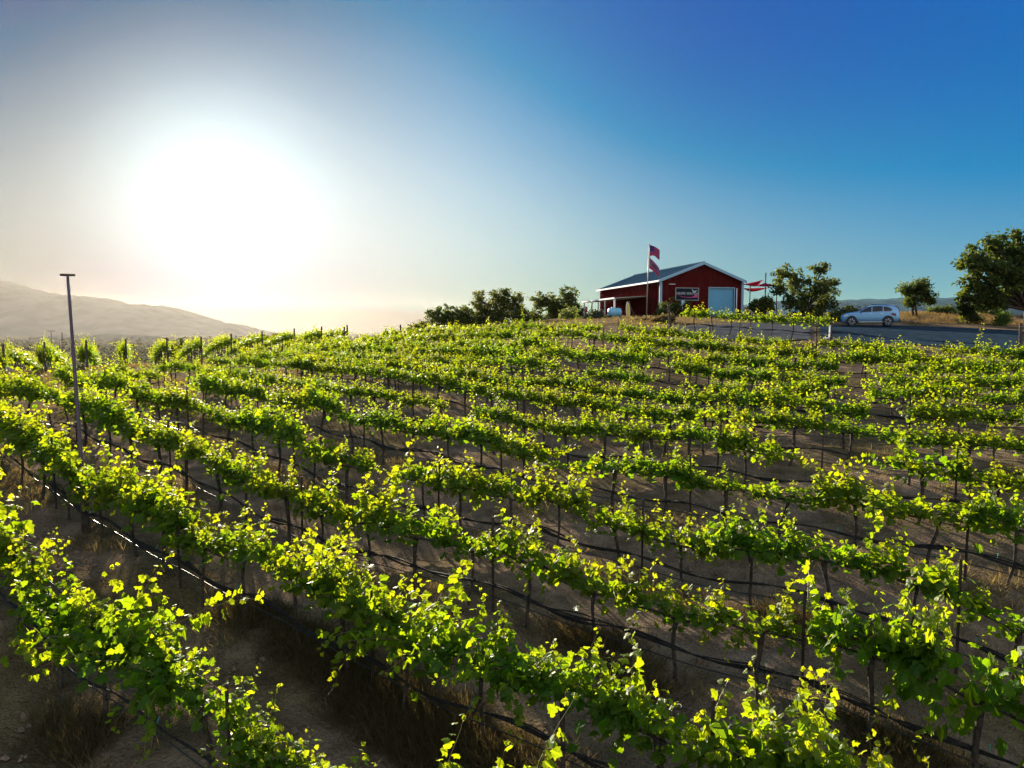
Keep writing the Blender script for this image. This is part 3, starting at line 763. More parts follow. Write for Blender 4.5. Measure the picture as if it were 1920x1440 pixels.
def under_rows(kmax, wid, thr, off=0.0, sc=.7, seed=3, kmin=1):
    def f(r, n):
        ks = np.arange(kmin, kmax+1); wt = np.array([(ROW_SPAN[k][1]-ROW_SPAN[k][0]) for k in ks]); out_ = []
        while sum(map(len, out_)) < n:
            k = r.choice(ks, size=n, p=wt/wt.sum()); tr = np.array([ROW_SPAN[i][0] for i in k]); tl = np.array([ROW_SPAN[i][1] for i in k])
            t = r.uniform(tr, tl); s = off+r.normal(0, wid, n)
            xy = np.array([ROW_D[i] for i in k])[:,None]*ROW_N+t[:,None]*ROW_E+s[:,None]*ROW_N
            ok = vnoise(xy[:,0]*sc, xy[:,1]*sc, seed)+.25*vnoise(xy[:,0]*sc*3, xy[:,1]*sc*3, seed+1) > thr
            out_.append(xy[ok])
        return np.concatenate(out_)[:n]
    return f
grass('dry_weeds', 'dry olive weeds growing in clumps under the nearest vine rows', 2600, under_rows(5,.26,.60,-.05), .10, .32, 16, .10, M['weed'], 11, (0,.7))
grass('dry_grass', 'short straw coloured grass along the vine rows up the hill', 3200, under_rows(13,.34,.62,0,.5,9,3), .10, .30, 9, .13, M['weed'], 12, (.4,1))
M['bushweed'] = leaf_mat('bush_weed', (.055,.050,.022), (.12,.095,.045), (.10,.08,.02), (.20,.15,.05), tf=.35, rough=.85, spec=.1)
def bushy(r, n):
    out_ = []
    for (px, py, Y0, sx, sy, w) in BUSH_SPOTS:
        p = at(px, py, 1.0); k = int(n*w)
        # find where the sight line meets the ground
        for Y in np.arange(3, 60, .05):
            q = at(px, py, Y)
            if q[2] < z1(q[0], q[1]): break
        t = r.normal(0, sx, k); s = r.normal(0, sy, k)
        out_.append(np.array(q[:2])+t[:,None]*ROW_E+s[:,None]*ROW_N)
    return np.concatenate(out_)
BUSH_SPOTS = [(590,1225,0,.55,.22,.15),(690,1310,0,.55,.25,.15),(800,1375,0,.55,.30,.22),(900,1430,0,.4,.25,.10),(150,1390,0,.35,.2,.08),(1520,1180,0,.5,.2,.08),(1110,1215,0,.5,.2,.06),(1180,1290,0,.3,.2,.04),(480,1160,0,.4,.2,.06),(1700,1420,0,.4,.2,.06)]
grass('weed_bush', 'dark bushy dry weeds heaped under the second vine row from camera', 1700, bushy, .16, .40, 44, .06, M['bushweed'], 13, (0,.6), droop=.95, spread=.11)

def alleys(r, n):
    k = r.integers(1, 8, n); tr = np.array([ROW_SPAN[i][0] for i in k]); tl = np.array([ROW_SPAN[i][1] for i in k]); t = r.uniform(tr, tl)
    s = r.uniform(.4, 2.1, n); xy = np.array([ROW_D[i] for i in k])[:,None]*ROW_N+t[:,None]*ROW_E+s[:,None]*ROW_N
    ok = vnoise(xy[:,0]*1.1, xy[:,1]*1.1, 61) > .5
    return xy[ok]
grass('low_weeds', 'sparse low weed seedlings on the bare strips between the rows', 2600, alleys, .04, .13, 9, .22, M['weed'], 14, (0,.9), droop=1.1, spread=.06)
# clods and small stones lying on the bare strips between the nearest rows
def clods(n, seed):
    r = np.random.default_rng(seed); V = []; F = []
    base = np.array([(-1,-1,-1),(1,-1,-1),(1,1,-1),(-1,1,-1),(-.6,-.6,.8),(.6,-.6,.8),(.6,.6,.8),(-.6,.6,.8)])
    Q = [(0,3,2,1),(4,5,6,7),(0,1,5,4),(1,2,6,5),(2,3,7,6),(3,0,4,7)]
    Y = 4+r.random(n)**1.6*22; px = r.uniform(-60, 1980, n); x = (px-960)/FPX*Y*.98; z = zg(x, Y)
    ph = (x*ROW_N[0]+Y*ROW_N[1]-9.5)/2.5; keep = (vnoise(x*1.3, Y*1.3, 77) > .38)
    for i in np.nonzero(keep)[0]:
        s = r.lognormal(-4.1, .5); a = r.uniform(0, 6.3); c, sn = math.cos(a), math.sin(a)
        v_ = base*(1+r.uniform(-.3,.3,(8,3)))*np.array([s*r.uniform(.8,1.6), s, s*.7])
        V.append(np.c_[v_[:,0]*c-v_[:,1]*sn+x[i], v_[:,0]*sn+v_[:,1]*c+Y[i], v_[:,2]+z[i]+s*.3+.01]); k = (len(V)-1)*8
        F += [tuple(q+k for q in f) for f in Q]
    me = bpy.data.meshes.new('soil_clods'); me.from_pydata(np.concatenate(V), [], F); me.update()
    return tag(obj('soil_clods', me, m=M['clod']), 'small brown clods and stones scattered over the bare soil', 'clods', None, 'stuff')
M['clod'] = mat('clod', (.21,.155,.115), .95, spec=.05, dark=(.12,.088,.066), scale=3)
clods(5200, 8)
# ------------------------------------------------------------------ the red barn
M['red'] = mat('red_siding', (.080,.009,.009), .7, spec=.0, dark=(.058,.007,.0075), scale=.8)
M['roof'] = mat('roof_metal', (.014,.075,.14), .85, spec=.02, dark=(.010,.06,.115), scale=.5)  # blue-grey metal, deepened with the blue of reflected sky
M['trim'] = mat('trim_white', (.72,.74,.76), .5)
M['rollup'] = mat('door_shade_blue', (.13,.36,.54), .6, spec=.2, dark=(.11,.32,.49), scale=.7)  # white door; the blue of its shade is painted into the colour
M['dark'] = mat('dark_void', (.012,.012,.013), .8)
BU = np.array([.972, .233]); BV = np.array([-.233, .972])        # along the gable front, along the long side
B0 = np.array([16.0, 77.0]); BW, BL, BH, BRIDGE = 9.75, 18.5, 3.85, 1.85
bz = z1(*(B0+BU*BW*.5+BV*2))-.15
barn = thing('barn', 'red metal barn with blue-grey gable roof and pale roll-up door on the hilltop', 'barn', (B0[0], B0[1], bz), math.atan2(BU[1], BU[0]))
def wall_ribs(g, x0, x1, y, ztop, facing, axis='x', pitch=.30):
    """standing ribs of the metal siding as real raised strips"""
    n = int((x1-x0)/pitch)
    for i in range(n+1):
        x = x0+i*pitch
        zt = ztop(x)
        if zt < .1: continue
        if axis == 'x': g.box((x, y+facing*.02, zt/2), (.055,.04,zt))
        else: g.box((y+facing*.02, x, zt/2), (.04,.07,zt))
slope = BRIDGE/(BW/2)
gab = lambda x: BH+slope*(BW/2-abs(x-BW/2))-.02
# front wall with the door opening left out
DX0, DX1, DH = 5.72, 8.72, 3.08
g = Geo()
def strip(x0, x1, z0, top=True):
    P = [(x0, z0), (x1, z0), (x1, gab(x1)), (x0, gab(x0))]
    if x0 < BW/2 < x1: P.insert(3, (BW/2, gab(BW/2)))
    g.prism(P, 0.0, .18)
strip(0, DX0, -.6); strip(DX0, DX1, DH); strip(DX1, BW, -.6)
for i in range(int(BW/.30)+1):
    x = .12+i*.30
    if x > BW-.1: break
    z0 = DH+.08 if DX0-.08 < x < DX1+.08 else -.5
    zt = gab(x)-.02; g.box((x, -.018, (z0+zt)/2), (.05,.036,zt-z0))
g.build('wall', M['red'], barn)
g = Geo(); g.prism([(0,-.6),(BW,-.6),(BW,gab(BW)),(BW/2,gab(BW/2)),(0,gab(0))], BL-.18, BL); g.build('wall', M['red'], barn)
g = Geo(); g.box((BW-.09, BL/2, (BH-.6)/2), (.18, BL-.38, BH+.6)); g.build('wall', M['red'], barn)
g = Geo()
g.box((.09, BL/2, (BH-.6)/2), (.18, BL-.38, BH+.6)); 0 and g.box((BW-.09, BL/2, (BH-.6)/2), (.18, BL-.38, BH+.6))
for i in range(int((BL-.6)/.42)):
    y = .35+i*.42; g.box((-.022, y, (BH-.55)/2), (.044,.10,BH+.5))
g.build('wall', M['red'], barn)
g = Geo()
for sg in (0, 1):
    xe, xr = (-.30, BW/2) if sg == 0 else (BW+.30, BW/2)
    ze = BH+slope*(-.30)+.06; zr = BH+BRIDGE+.06
    P = [(xe,-.35,ze),(xr,-.35,zr),(xr,BL+.3,zr),(xe,BL+.3,ze)]
    g.hexa(P+[(a,b,c+.10) for a,b,c in P])
    for i in range(int((BL+.6)/.6)):
        y = -.3+i*.6; Q = [(xe,y,ze+.1),(xr,y,zr+.1),(xr,y+.06,zr+.1),(xe,y+.06,ze+.1)]
        g.hexa(Q+[(a,b,c+.035) for a,b,c in Q])
rf = g.build('roof', M['roof'], barn)
g = Geo(); g.tube([(BW/2,-.36,BH+BRIDGE+.15),(BW/2,BL+.31,BH+BRIDGE+.15)], .11, n=6, smooth=False); g.build('ridge_cap', M['roof'], rf)
M['trim_blue'] = mat('trim_bluegrey', (.20,.33,.45), .5)
g = Geo()
for sg in (0, 1):
    xe, xr = (-.33, BW/2) if sg == 0 else (BW+.33, BW/2)
    ze = BH+slope*(-.33)-.10; zr = BH+BRIDGE-.10
    P = [(xe,-.42,ze),(xr,-.42,zr),(xr,-.353,zr),(xe,-.353,ze)]
    g.hexa(P+[(a,b,c+.30) for a,b,c in P])
g.build('rake_trim', M['trim_blue'], barn)
g = Geo(); g.box((-.38, BL/2, BH-.10), (.14, BL+.7, .17)); g.build('gutter', M['trim'], barn)
g = Geo(); g.box((-.03, -.04, (BH-.6)/2), (.30,.12,BH+.35)); g.build('corner_trim', M['trim_blue'], barn)
g = Geo(); g.box((BW+.02, -.04, (BH-.6)/2), (.26,.12,BH+.35)); g.build('corner_trim', M['trim_blue'], barn)
g = Geo()
for i in range(12): g.box(((DX0+DX1)/2, .12, DH/12*(i+.5)), (DX1-DX0, .05, DH/12-.012)); 
g.box(((DX0+DX1)/2, .16, DH/2), (DX1-DX0-.01, .03, DH-.02))
for i in range(12): g.box(((DX0+DX1)/2, .088, DH/12*(i+.5)+.05), (DX1-DX0-.02,.014,.03))
door = g.build('roll_up_door', M['rollup'], barn)
g = Geo(); g.box(((DX0+DX1)/2, .06, .14), (DX1-DX0, .05, .05)); g.build('bottom_bar', M['dark'], door)
g = Geo()
g.box((DX0-.05, -.05, DH/2), (.10,.08,DH)); g.box((DX1+.05, -.05, DH/2), (.10,.08,DH)); g.box(((DX0+DX1)/2, -.05, DH+.06), (DX1-DX0+.2,.08,.12))
g.build('door_frame', M['trim_blue'], barn)
g = Geo(); g.tube([(DX1+.32,-.09,DH+.02),(DX1+.32,-.09,-.2)], .05, n=8); g.build('downspout', M['trim'], barn)
g = Geo(); g.box((1.15,-.30,3.42), (.55,.50,.05), 0); g.tube([(1.15,-.04,3.5),(1.15,-.25,3.45)], .02); g.build('wall_lamp', M['trim'], barn)
M['porch_paint'] = mat('porch_paint', (.42,.44,.46), .6)
# lean-to porch on the long side
A0, A1, AW = 3.3, 14.0, 4.0
M['porch'] = mat('porch_roof', (.42,.43,.43), .55, dark=(.33,.34,.34), scale=1.2)
M['porch_under'] = mat('porch_boards', (.20,.15,.08), .8, dark=(.13,.10,.05), scale=3)
g = Geo()
zi, zo = 2.30, 2.02
P = [(-AW,A0,zo),(-.05,A0,zi),(-.05,A1,zi),(-AW,A1,zo)]
g.hexa(P+[(a,b,c+.06) for a,b,c in P]); pr = g.build('porch_roof', M['porch'], barn)
g = Geo(); g.box((-AW-.03,(A0+A1)/2,zo+.02), (.06,A1-A0+.06,.17)); g.build('fascia', M['trim'], pr)
g = Geo()
for i in range(12):
    y = A0+.4+i*(A1-A0-.8)/11; P = [(-AW+.05,y-.03,zo-.12),(-.08,y-.03,zi-.12),(-.08,y+.03,zi-.12),(-AW+.05,y+.03,zo-.12)]
    g.hexa(P+[(a,b,c+.11) for a,b,c in P])
g.build('rafter_set', M['porch_under'], pr)
for y, w in ((A0+.1,.16),(6.4,.12),(8.6,.12),(10.8,.13),(13.6,.14)):
    gg = Geo(); q = B0+BU*(-AW+.08)+BV*y; zb = z1(*q)-bz-.2
    gg.box((-AW+.08, y, (zb+zo)/2), (w,w,zo-zb-.02)); gg.build('porch_post', M['porch_paint'], barn)

# sign on the gable: name in white letters, a bird over the end of the word, a rose swoosh
def text_mesh(txt, size, depth, sx=1.0):
    cu = bpy.data.curves.new('lettering', 'FONT'); cu.body = txt; cu.size = size; cu.extrude = depth; cu.align_x = 'CENTER'; cu.align_y = 'CENTER'
    o = bpy.data.objects.new('tmp', cu); C.objects.link(o); bpy.context.view_layer.update()
    me = bpy.data.meshes.new_from_object(o.evaluated_get(bpy.context.evaluated_depsgraph_get()))
    bpy.data.objects.remove(o); me.name = 'lettering'
    return me
BROTZ = math.atan2(BU[1], BU[0])
def barn_pt(x, y, z): q = B0+BU*x+BV*y; return (q[0], q[1], bz+z)
sg_ = thing('wall_sign', 'dark rectangular HAWK WATCH sign with pale border on the red gable wall', 'sign', barn_pt(3.04, -.10, 2.40), BROTZ)
M['sign_bg'] = mat('sign_navy', (.008,.014,.026), .8, spec=.1); M['sign_txt'] = mat('sign_letters', (.42,.45,.48), .5); M['sign_frame'] = mat('sign_frame', (.26,.28,.27), .6); M['sign_rose'] = mat('sign_rose', (.55,.05,.22), .5)
SW, SH = 2.62, 1.24
g = Geo(); g.box((0,0,0), (SW,.05,SH)); g.build('board', M['sign_bg'], sg_)
g = Geo(); t_ = .07
g.box((0,-.015,SH/2+t_/2), (SW+2*t_,.09,t_)); g.box((0,-.015,-SH/2-t_/2), (SW+2*t_,.09,t_)); g.box((-SW/2-t_/2,-.015,0), (t_,.09,SH)); g.box((SW/2+t_/2,-.015,0), (t_,.09,SH))
g.build('frame', M['sign_frame'], sg_)
tm = text_mesh('HAWK WATCH', .42, .008); lo_ = obj('lettering', tm, sg_, M['sign_txt']); lo_.rotation_euler = (R(90),0,0); lo_.location = (.0,-.036,.05)
xsz = max(v.co.x for v in tm.vertices)-min(v.co.x for v in tm.vertices); lo_.scale = (2.46/xsz, 1.0, 1)
g = Geo()
def flat(g, pts, mi=0, y=-.034, th=.012): g.prism(pts, y-th, y, mi)
flat(g, [(.50,.52),(.66,.46),(.78,.34),(.92,.36),(1.22,.46),(1.0,.26),(.90,.16),(.98,.02),(.86,.10),(.74,.20),(.62,.36)], 0, -.048)
g.build('bird_emblem', M['sign_txt'], sg_)
g = Geo(); flat(g, [(-1.15,-.10),(-.6,-.27),(0,-.34),(.55,-.31),(.8,-.22),(1.0,-.05),(1.24,.02),(1.24,-.34),(.9,-.36),(.5,-.38),(0,-.39),(-.6,-.31)])
g.build('swoosh', M['sign_rose'], sg_)
ub = thing('meter_box', 'small pale blue utility box on the red wall under the sign', 'box', barn_pt(2.55,-.12,1.42), BROTZ)
M['pale_blue'] = mat('pale_blue', (.42,.55,.70), .5)
g = Geo(); g.box((0,0,0), (.40,.20,.62)); g.build('body', M['pale_blue'], ub); g = Geo(); g.box((0,-.11,.02), (.34,.02,.5)); g.build('lid', M['pale_blue'], ub); 
g = Geo(); g.tube([(0,0,-.3),(0,0,-1.4)], .03); g.build('conduit', M['trim'], ub)

# ------------------------------------------------------------------ things round the barn
def gpt(px, Y, py=600): p = at(px, py, Y); return p[0], p[1], z1(p[0], p[1])
x, y, _ = gpt(1152, 74.0); zt = at(1152, 585.5, 74.0)[2]
tk = thing('water_tank', 'white plastic water tank with blue shade painted in, lying on legs by the porch', 'tank', (x, y, z1(x,y)), R(10))
zc = zt-z1(x,y); M['tank'] = mat('tank_plastic', (.16,.40,.56), .4, spec=.5)  # white plastic, coloured with the blue of the shade it stands in
g = Geo(); xs_ = np.array([-.70,-.66,-.58,-.2,.14,.18,.24,.28,.62,.68,.72]); rr = np.array([.12,.33,.42,.45,.45,.40,.40,.44,.42,.33,.12])
g.tube(np.c_[xs_, xs_*0, xs_*0+zc], rr, n=20); g.build('body', M['tank'], tk)
g = Geo(); g.tube([(-.2,0,zc+.42),(-.2,0,zc+.52)], .15, n=14); g.build('lid', M['tank'], tk)
for xx in (-.45, .45):
    g = Geo(); g.box((xx,0,(zc-.42)/2), (.10,.7,max(.2,zc-.40)+.1)); g.build('leg', M['wood'], tk)
x, y, _ = gpt(1177, 75.0); za, zb = at(1175,566,75)[2], at(1180,596,75)[2]; z = min(z1(x,y), zb)
bd = thing('oval_board', 'tall yellow oval board standing upright by the porch', 'board', (x, y, z), R(8))
H_ = za-z; M['yellow'] = mat('yellow_board', (.50,.40,.06), .5); 
g = Geo(); a = np.linspace(0, 2*math.pi, 28, endpoint=False); pts = [(.20*math.sin(t)*(1-.15*math.cos(t))+.10*(-math.cos(t)*.5), H_*.5-H_*.5*math.cos(t)*-1.0) for t in a]
g.prism(pts, -.03, .03); b_ = g.build('panel', M['yellow'], bd)
g = Geo(); g.tube([(px_, -.03, pz_) for px_, pz_ in pts]+[(pts[0][0], -.03, pts[0][1])], .028, n=5); g.build('rim', M['white'], b_)
x, y, z = gpt(1186, 72.0)
tl_ = thing('leaning_tool', 'thin wooden tool handle leaning beside the yellow board', 'tool', (x, y, z))
g = Geo(); g.tube([(.22,0,0),(-.35,.1,1.5)], .03, n=6); g.build('handle', M['wood'], tl_); g = Geo(); g.box((-.36,.1,1.55), (.24,.06,.16)); g.build('head', M['steel'], tl_)
M['red_post'] = mat('red_post', (.40,.06,.10), .6)
for px, Y, wd in ((1098, 92, 'narrow red post behind the far porch posts'),):
    x, y, z = gpt(px, Y); rp = thing('painted_post', wd, 'post', (x,y,z)); g = Geo(); hh = at(px,576,Y)[2]-z
    g.tube([(0,0,-.2),(0,0,hh)], .22, n=8); g.build('post', M['red_post'], rp); g = Geo(); g.box((0,0,hh+.04), (.5,.5,.08)); g.build('cap', M['trim'], rp)

# flagpole with two flags
x, y, _ = gpt(1212, 70.0); z = z1(x, y); topz = at(1217, 457, 70)[2]; H_ = topz-z; dx = at(1217,457,70)[0]-x
fp = thing('flagpole', 'tall slim flagpole at the front left corner of the red barn', 'flagpole', (x, y, z))
M['pole'] = mat('pole_metal', (.30,.26,.22), .5, metal=.6)
g = Geo(); g.tube([(dx*t,0,H_*t) for t in (0,.5,1)], [.06,.05,.035], n=10); g.build('pole', M['pole'], fp)
a = np.linspace(0, math.pi, 7); g = Geo(); g.tube([(dx,0,H_-.06*math.cos(t)) for t in a], .07*np.sin(a)+.003, n=8); g.build('finial', M['pole'], fp)
def cloth_mat(name, c, tf=.45): return mat(name, c, .8, spec=.1, transl=c, tf=tf)
M['f_red'] = cloth_mat('flag_red', (.28,.010,.05)); M['f_white'] = cloth_mat('flag_white', (.17,.10,.20)); M['f_blue'] = cloth_mat('flag_blue', (.03,.025,.16)); M['f_brown'] = cloth_mat('flag_brown', (.10,.045,.03))
def flag(name, label, topz_, hoist, fly, cols, cellf, wave, sagf, yaw):
    rt = thing(name, label, 'flag', (x+dx*(topz_-z)/H_+.05, y, topz_))
    nu, nv = cols
    def pt(u, v):
        f = fly*u
        return (f*math.cos(yaw)*(1-.10*u)+.02, f*math.sin(yaw)+wave*math.sin(u*7+v*1.4)*u, -hoist*v*(1-.22*u)-sagf(u, v))
    U = [pt(i/nu, j/nv) for j in range(nv+1) for i in range(nu+1)]
    mats = [M['f_red'], M['f_white'], M['f_blue'], M['f_brown']]; F = []; MI = []
    V = []
    for off in (0, .012):
        V += [(a_, b_+off, c_) for a_, b_, c_ in U]
    n1 = len(U)
    for o2 in (0, n1):
        for j in range(nv):
            for i in range(nu):
                q = [j*(nu+1)+i, j*(nu+1)+i+1, (j+1)*(nu+1)+i+1, (j+1)*(nu+1)+i]
                F.append(tuple(k+o2 for k in (q if o2 == 0 else q[::-1]))); MI.append(cellf((i+.5)/nu, (j+.5)/nv))
    me = bpy.data.meshes.new('cloth'); me.from_pydata(V, [], F)
    for mm in mats: me.materials.append(mm)
    me.polygons.foreach_set('material_index', MI); me.update(); obj('cloth', me, rt)
    g = Geo(); g.tube([(0.0,0,0),(0.0,0,-hoist)], .022, n=5); g.build('hoist_edge', M['white'], rt)
def usa(u, v):
    if u < .42 and v < 7/13:
        cx = (u/.42*6) % 1; cy = (v/(7/13)*5) % 1
        return 1 if (abs(cx-.5) < .22 and abs(cy-.5) < .25) else 2
    return 0 if int(v*13) % 2 == 0 else 1
def cal(u, v):
    if v > .80: return 0
    if (u-.20)**2*2.2+(v-.18)**2 < .008: return 0
    if ((u-.50)/.20)**2+((v-.45)/.13)**2 < 1 or ((u-.30)/.07)**2+((v-.47)/.10)**2 < 1 or (.33 < u < .38 or .62 < u < .68) and .5 < v < .66: return 3
    return 1
ht1 = at(1217,459.5,70)[2]
flag('flag', 'United States flag with stars and stripes flying at the pole top', ht1, 1.10, 1.36, (48,26), usa, .06, lambda u, v: .42*u**1.6-.10*math.sin(u*5)*v, R(25))
flag('flag', 'white flag with red star, bear and red stripe, drooping below the upper flag', at(1216,482.5,70)[2], 1.05, 1.30, (40,25), cal, .07, lambda u, v: 1.02*u**1.1, R(20))

# shade sails on dark posts to the right of the barn
M['sail'] = cloth_mat('red_sail', (.34,.012,.03), .5)
def sail(label, A, B_, C_, sagd):
    A, B_, C_ = map(np.array, (A, B_, C_)); n = 12; V = []; idx_ = {}
    cen = (A+B_+C_)/3
    for i in range(n+1):
        for j in range(n+1-i):
            k = n-i-j; w = np.array([i,j,k])/n; p = w[0]*A+w[1]*B_+w[2]*C_
            e = 1-27*w[0]*w[1]*w[2]
            pull = .16*4*max(w[0]*w[1]*(1-w[2])**2, w[1]*w[2]*(1-w[0])**2, w[0]*w[2]*(1-w[1])**2)
            p = p+(cen-p)*pull+np.array([0,0,-sagd*27*w[0]*w[1]*w[2]])
            idx_[(i,j)] = len(V); V.append(p)
    F = []
    for i in range(n):
        for j in range(n-i):
            F.append((idx_[(i,j)], idx_[(i+1,j)], idx_[(i,j+1)]))
            if (i+1, j+1) in idx_: F.append((idx_[(i+1,j)], idx_[(i+1,j+1)], idx_[(i,j+1)]))
    o = np.array(V[0]); rt = thing('shade_sail', label, 'shade sail', tuple(o), 0, 'red shade sails')
    m_ = len(V); VV = [tuple(p-o) for p in V]+[tuple(p-o+np.array([0,0,.025])) for p in V]
    me = bpy.data.meshes.new('fabric'); me.from_pydata(VV, [], F+[tuple(i+m_ for i in f[::-1]) for f in F]); me.update(); obj('fabric', me, rt, M['sail'])
    for P_ in (A, B_, C_):
        g = Geo(); d = unit(P_-cen); g.tube([P_-o, P_-o+d*.22], .02, n=5); g.build('corner_ring', M['steel'], rt)
sail('upper red shade sail with its tip rising toward the tall post', at(1390,534,82), at(1431,525,86), at(1424,537,79), .25)
sail('long red shade sail hung across the tall dark post', at(1408,537,80), at(1434,531,84), at(1464,537,82), .12)
sail('lowest red shade sail sagging beneath the other two sails', at(1390,541,84), at(1447,539.5,86), at(1400,545,79), .30)
for px, py, Y, wd, rad in ((1433.5,512,85,'tallest dark post holding the red shade sails',.075),(1405,536,80,'short dark post holding the red shade sails nearest the barn',.055),(1455,524,86,'dark sail post half hidden in the tree right of the barn',.06)):
    x_, y_, z_ = gpt(px, Y); rt = thing('sail_post', wd, 'post', (x_, y_, z_), 0, 'shade sail posts'); hh = at(px,py,Y)[2]-z_
    g = Geo(); g.tube([(0,0,-.2),(0,0,hh)], rad, n=10); g.build('post', M['steel'], rt); g = Geo(); g.tube([(0,0,hh),(0,0,hh+.03)], rad*1.15, n=10); g.build('cap', M['steel'], rt)

# ------------------------------------------------------------------ parked car
def build_car():
    x_, y_, z_ = gpt(1630, 59.5); root = thing('parked_car', 'silver SUV with reflected sky blue painted in, parked side-on at the edge of the gravel yard', 'car', (x_, y_, z_+.03), R(180-24))
    paint = mat('car_paint', (.17,.34,.54), .25, metal=.35, spec=.6); blk = mat('car_plastic', (.02,.02,.022), .6)  # silver paint; shade and reflected blue sky put into its base colour
    gl = mat('car_glass', (.012,.016,.02), .08, spec=.35); rim_m = mat('alloy', (.55,.56,.58), .35, metal=.9); tail = mat('tail_lens', (.18,.01,.012), .25); chrome = mat('chrome', (.6,.62,.64), .25, metal=.9)
    tyre_m = mat('tyre', (.015,.015,.016), .85); head = mat('head_lens', (.6,.65,.7), .15)
    # stations along x (front +), each a half outline from sill to roof centre: (y, z)
    HW = .945
    X = np.array([2.34,2.28,2.05,1.70,1.25,.95,.55,.10,-.45,-1.05,-1.60,-1.95,-2.18,-2.30,-2.34])
    belt = np.array([.74,.86,.97,1.03,1.06,1.08,1.09,1.10,1.11,1.12,1.14,1.15,1.12,1.05,.95])
    roof = np.array([.78,.90,1.02,1.08,1.13,1.18,1.44,1.60,1.68,1.685,1.66,1.60,1.48,1.24,.99])
    wb = np.array([.60,.74,.87,.925,.94,.945,.945,.945,.945,.945,.935,.91,.87,.80,.74])
    wr = np.array([.45,.60,.72,.78,.80,.78,.68,.65,.645,.64,.62,.60,.62,.66,.66])
    sill = np.array([.42,.30,.26,.24,.24,.24,.24,.24,.24,.24,.25,.28,.32,.38,.48])
    g = Geo(); rings = []
    for i in range(len(X)):
        b, r_, w, t, s = belt[i], roof[i], wb[i], wr[i], sill[i]
        prof = [(0,s),(w*.80,s),(w*.965,s+.08),(w,s+(b-s)*.45),(w*.995,b-.06),(w*.965,b),(t+(w*.965-t)*.42,b+(r_-b)*.55),(t,r_-.06*min(1,(r_-b)*3)),(t*.72,r_-.004),(0,r_+.02)]
        rings.append(prof)
    k = len(rings[0]); V = []
    for i, pr_ in enumerate(rings):
        V += [(X[i], -a_, c_) for a_, c_ in pr_]+[(X[i], a_, c_) for a_, c_ in pr_[-2:0:-1]]
    m_ = 2*k-2; F = [(i*m_+j, i*m_+(j+1) % m_, (i+1)*m_+(j+1) % m_, (i+1)*m_+j) for i in range(len(X)-1) for j in range(m_)]
    F += [tuple(range(m_)), tuple((len(X)-1)*m_+j for j in range(m_-1,-1,-1))]
    g.add(V, F, 0, smooth=True); body = g.build('body', paint, root)
    mod = body.modifiers.new('soft', 'SUBSURF'); mod.levels = 2; mod.render_levels = 2
    # side glass, windscreen, rear window: panels standing a few mm proud of the body
    def surf_y(x, z):
        b = np.interp(-x, -X, belt); r_ = np.interp(-x, -X, roof); w = np.interp(-x, -X, wb)*.965; t = np.interp(-x, -X, wr)
        f = (z-b)/max(r_-b, .05); return w+(t-w)*np.clip(f, 0, 1)*.98+.006
    for sg in (-1, 1):
        for pts in ([(.80,1.13),(.50,1.33),(.10,1.52),(-.10,1.55),(-.10,1.14)], [(-.18,1.14),(-.18,1.56),(-.80,1.57),(-.98,1.55),(-.98,1.15)], [(-1.06,1.16),(-1.06,1.55),(-1.40,1.50),(-1.66,1.36),(-1.70,1.24),(-1.60,1.19)]):
            g = Geo(); o1 = [(a_, sg*(surf_y(a_, c_)+.012), c_) for a_, c_ in pts]; o0 = [(a_, sg*(surf_y(a_, c_)-.05), c_) for a_, c_ in pts]; n_ = len(pts)
            g.add(o1+o0, [tuple(range(n_)), tuple(range(2*n_-1,n_-1,-1))]+[(i, i+n_, (i+1)%n_+n_, (i+1)%n_) for i in range(n_)]); g.build('side_window', gl, root)
        g = Geo(); g.tube([(.82,sg*(surf_y(.82,1.12)+.01),1.115),(-.4,sg*(surf_y(-.4,1.13)+.012),1.13),(-1.62,sg*(surf_y(-1.62,1.17)+.012),1.17),(-1.74,sg*(surf_y(-1.74,1.26)+.012),1.25),(-1.68,sg*(surf_y(-1.68,1.38)+.012),1.38)], .016, n=5); g.build('window_trim', chrome, root)
        g = Geo(); g.tube([(.0,sg*.66,1.66),(.0-.1,sg*.66,1.715),(-1.3,sg*.645,1.71),(-1.5,sg*.63,1.64)], .018, n=6); g.build('roof_rail', blk, root)
        g = Geo(); g.box((.72,sg*1.05,1.17), (.12,.22,.15)); g.tube([(.74,sg*.92,1.12),(.72,sg*1.0,1.14)], .025); g.build('mirror', blk, root)
        g = Geo(); g.box((-.05,sg*.945,.32), (2.0,.05,.16)); g.build('sill', blk, root)
        g = Geo(); g.box((-.05,sg*.975,.345), (1.9,.012,.035)); g.build('sill_strip', chrome, root)
        for xx in (-.05, -.92):
            g = Geo(); g.box((xx,sg*.958,.98), (.20,.03,.035)); g.build('door_handle', chrome, root)
        g = Geo(); P = [(-2.03,.80),(-2.03,.98),(-1.72,1.02),(-1.60,.98),(-1.75,.86)]
        g.prism(P, min(sg*.80,sg*.945), max(sg*.80,sg*.945)); g.build('taillight', tail, root)
        g = Geo(); P = [(2.10,.74),(2.10,.86),(1.78,.93),(1.72,.88)]
        g.prism(P, min(sg*.75,sg*.925), max(sg*.75,sg*.925)); g.build('headlight', head, root)
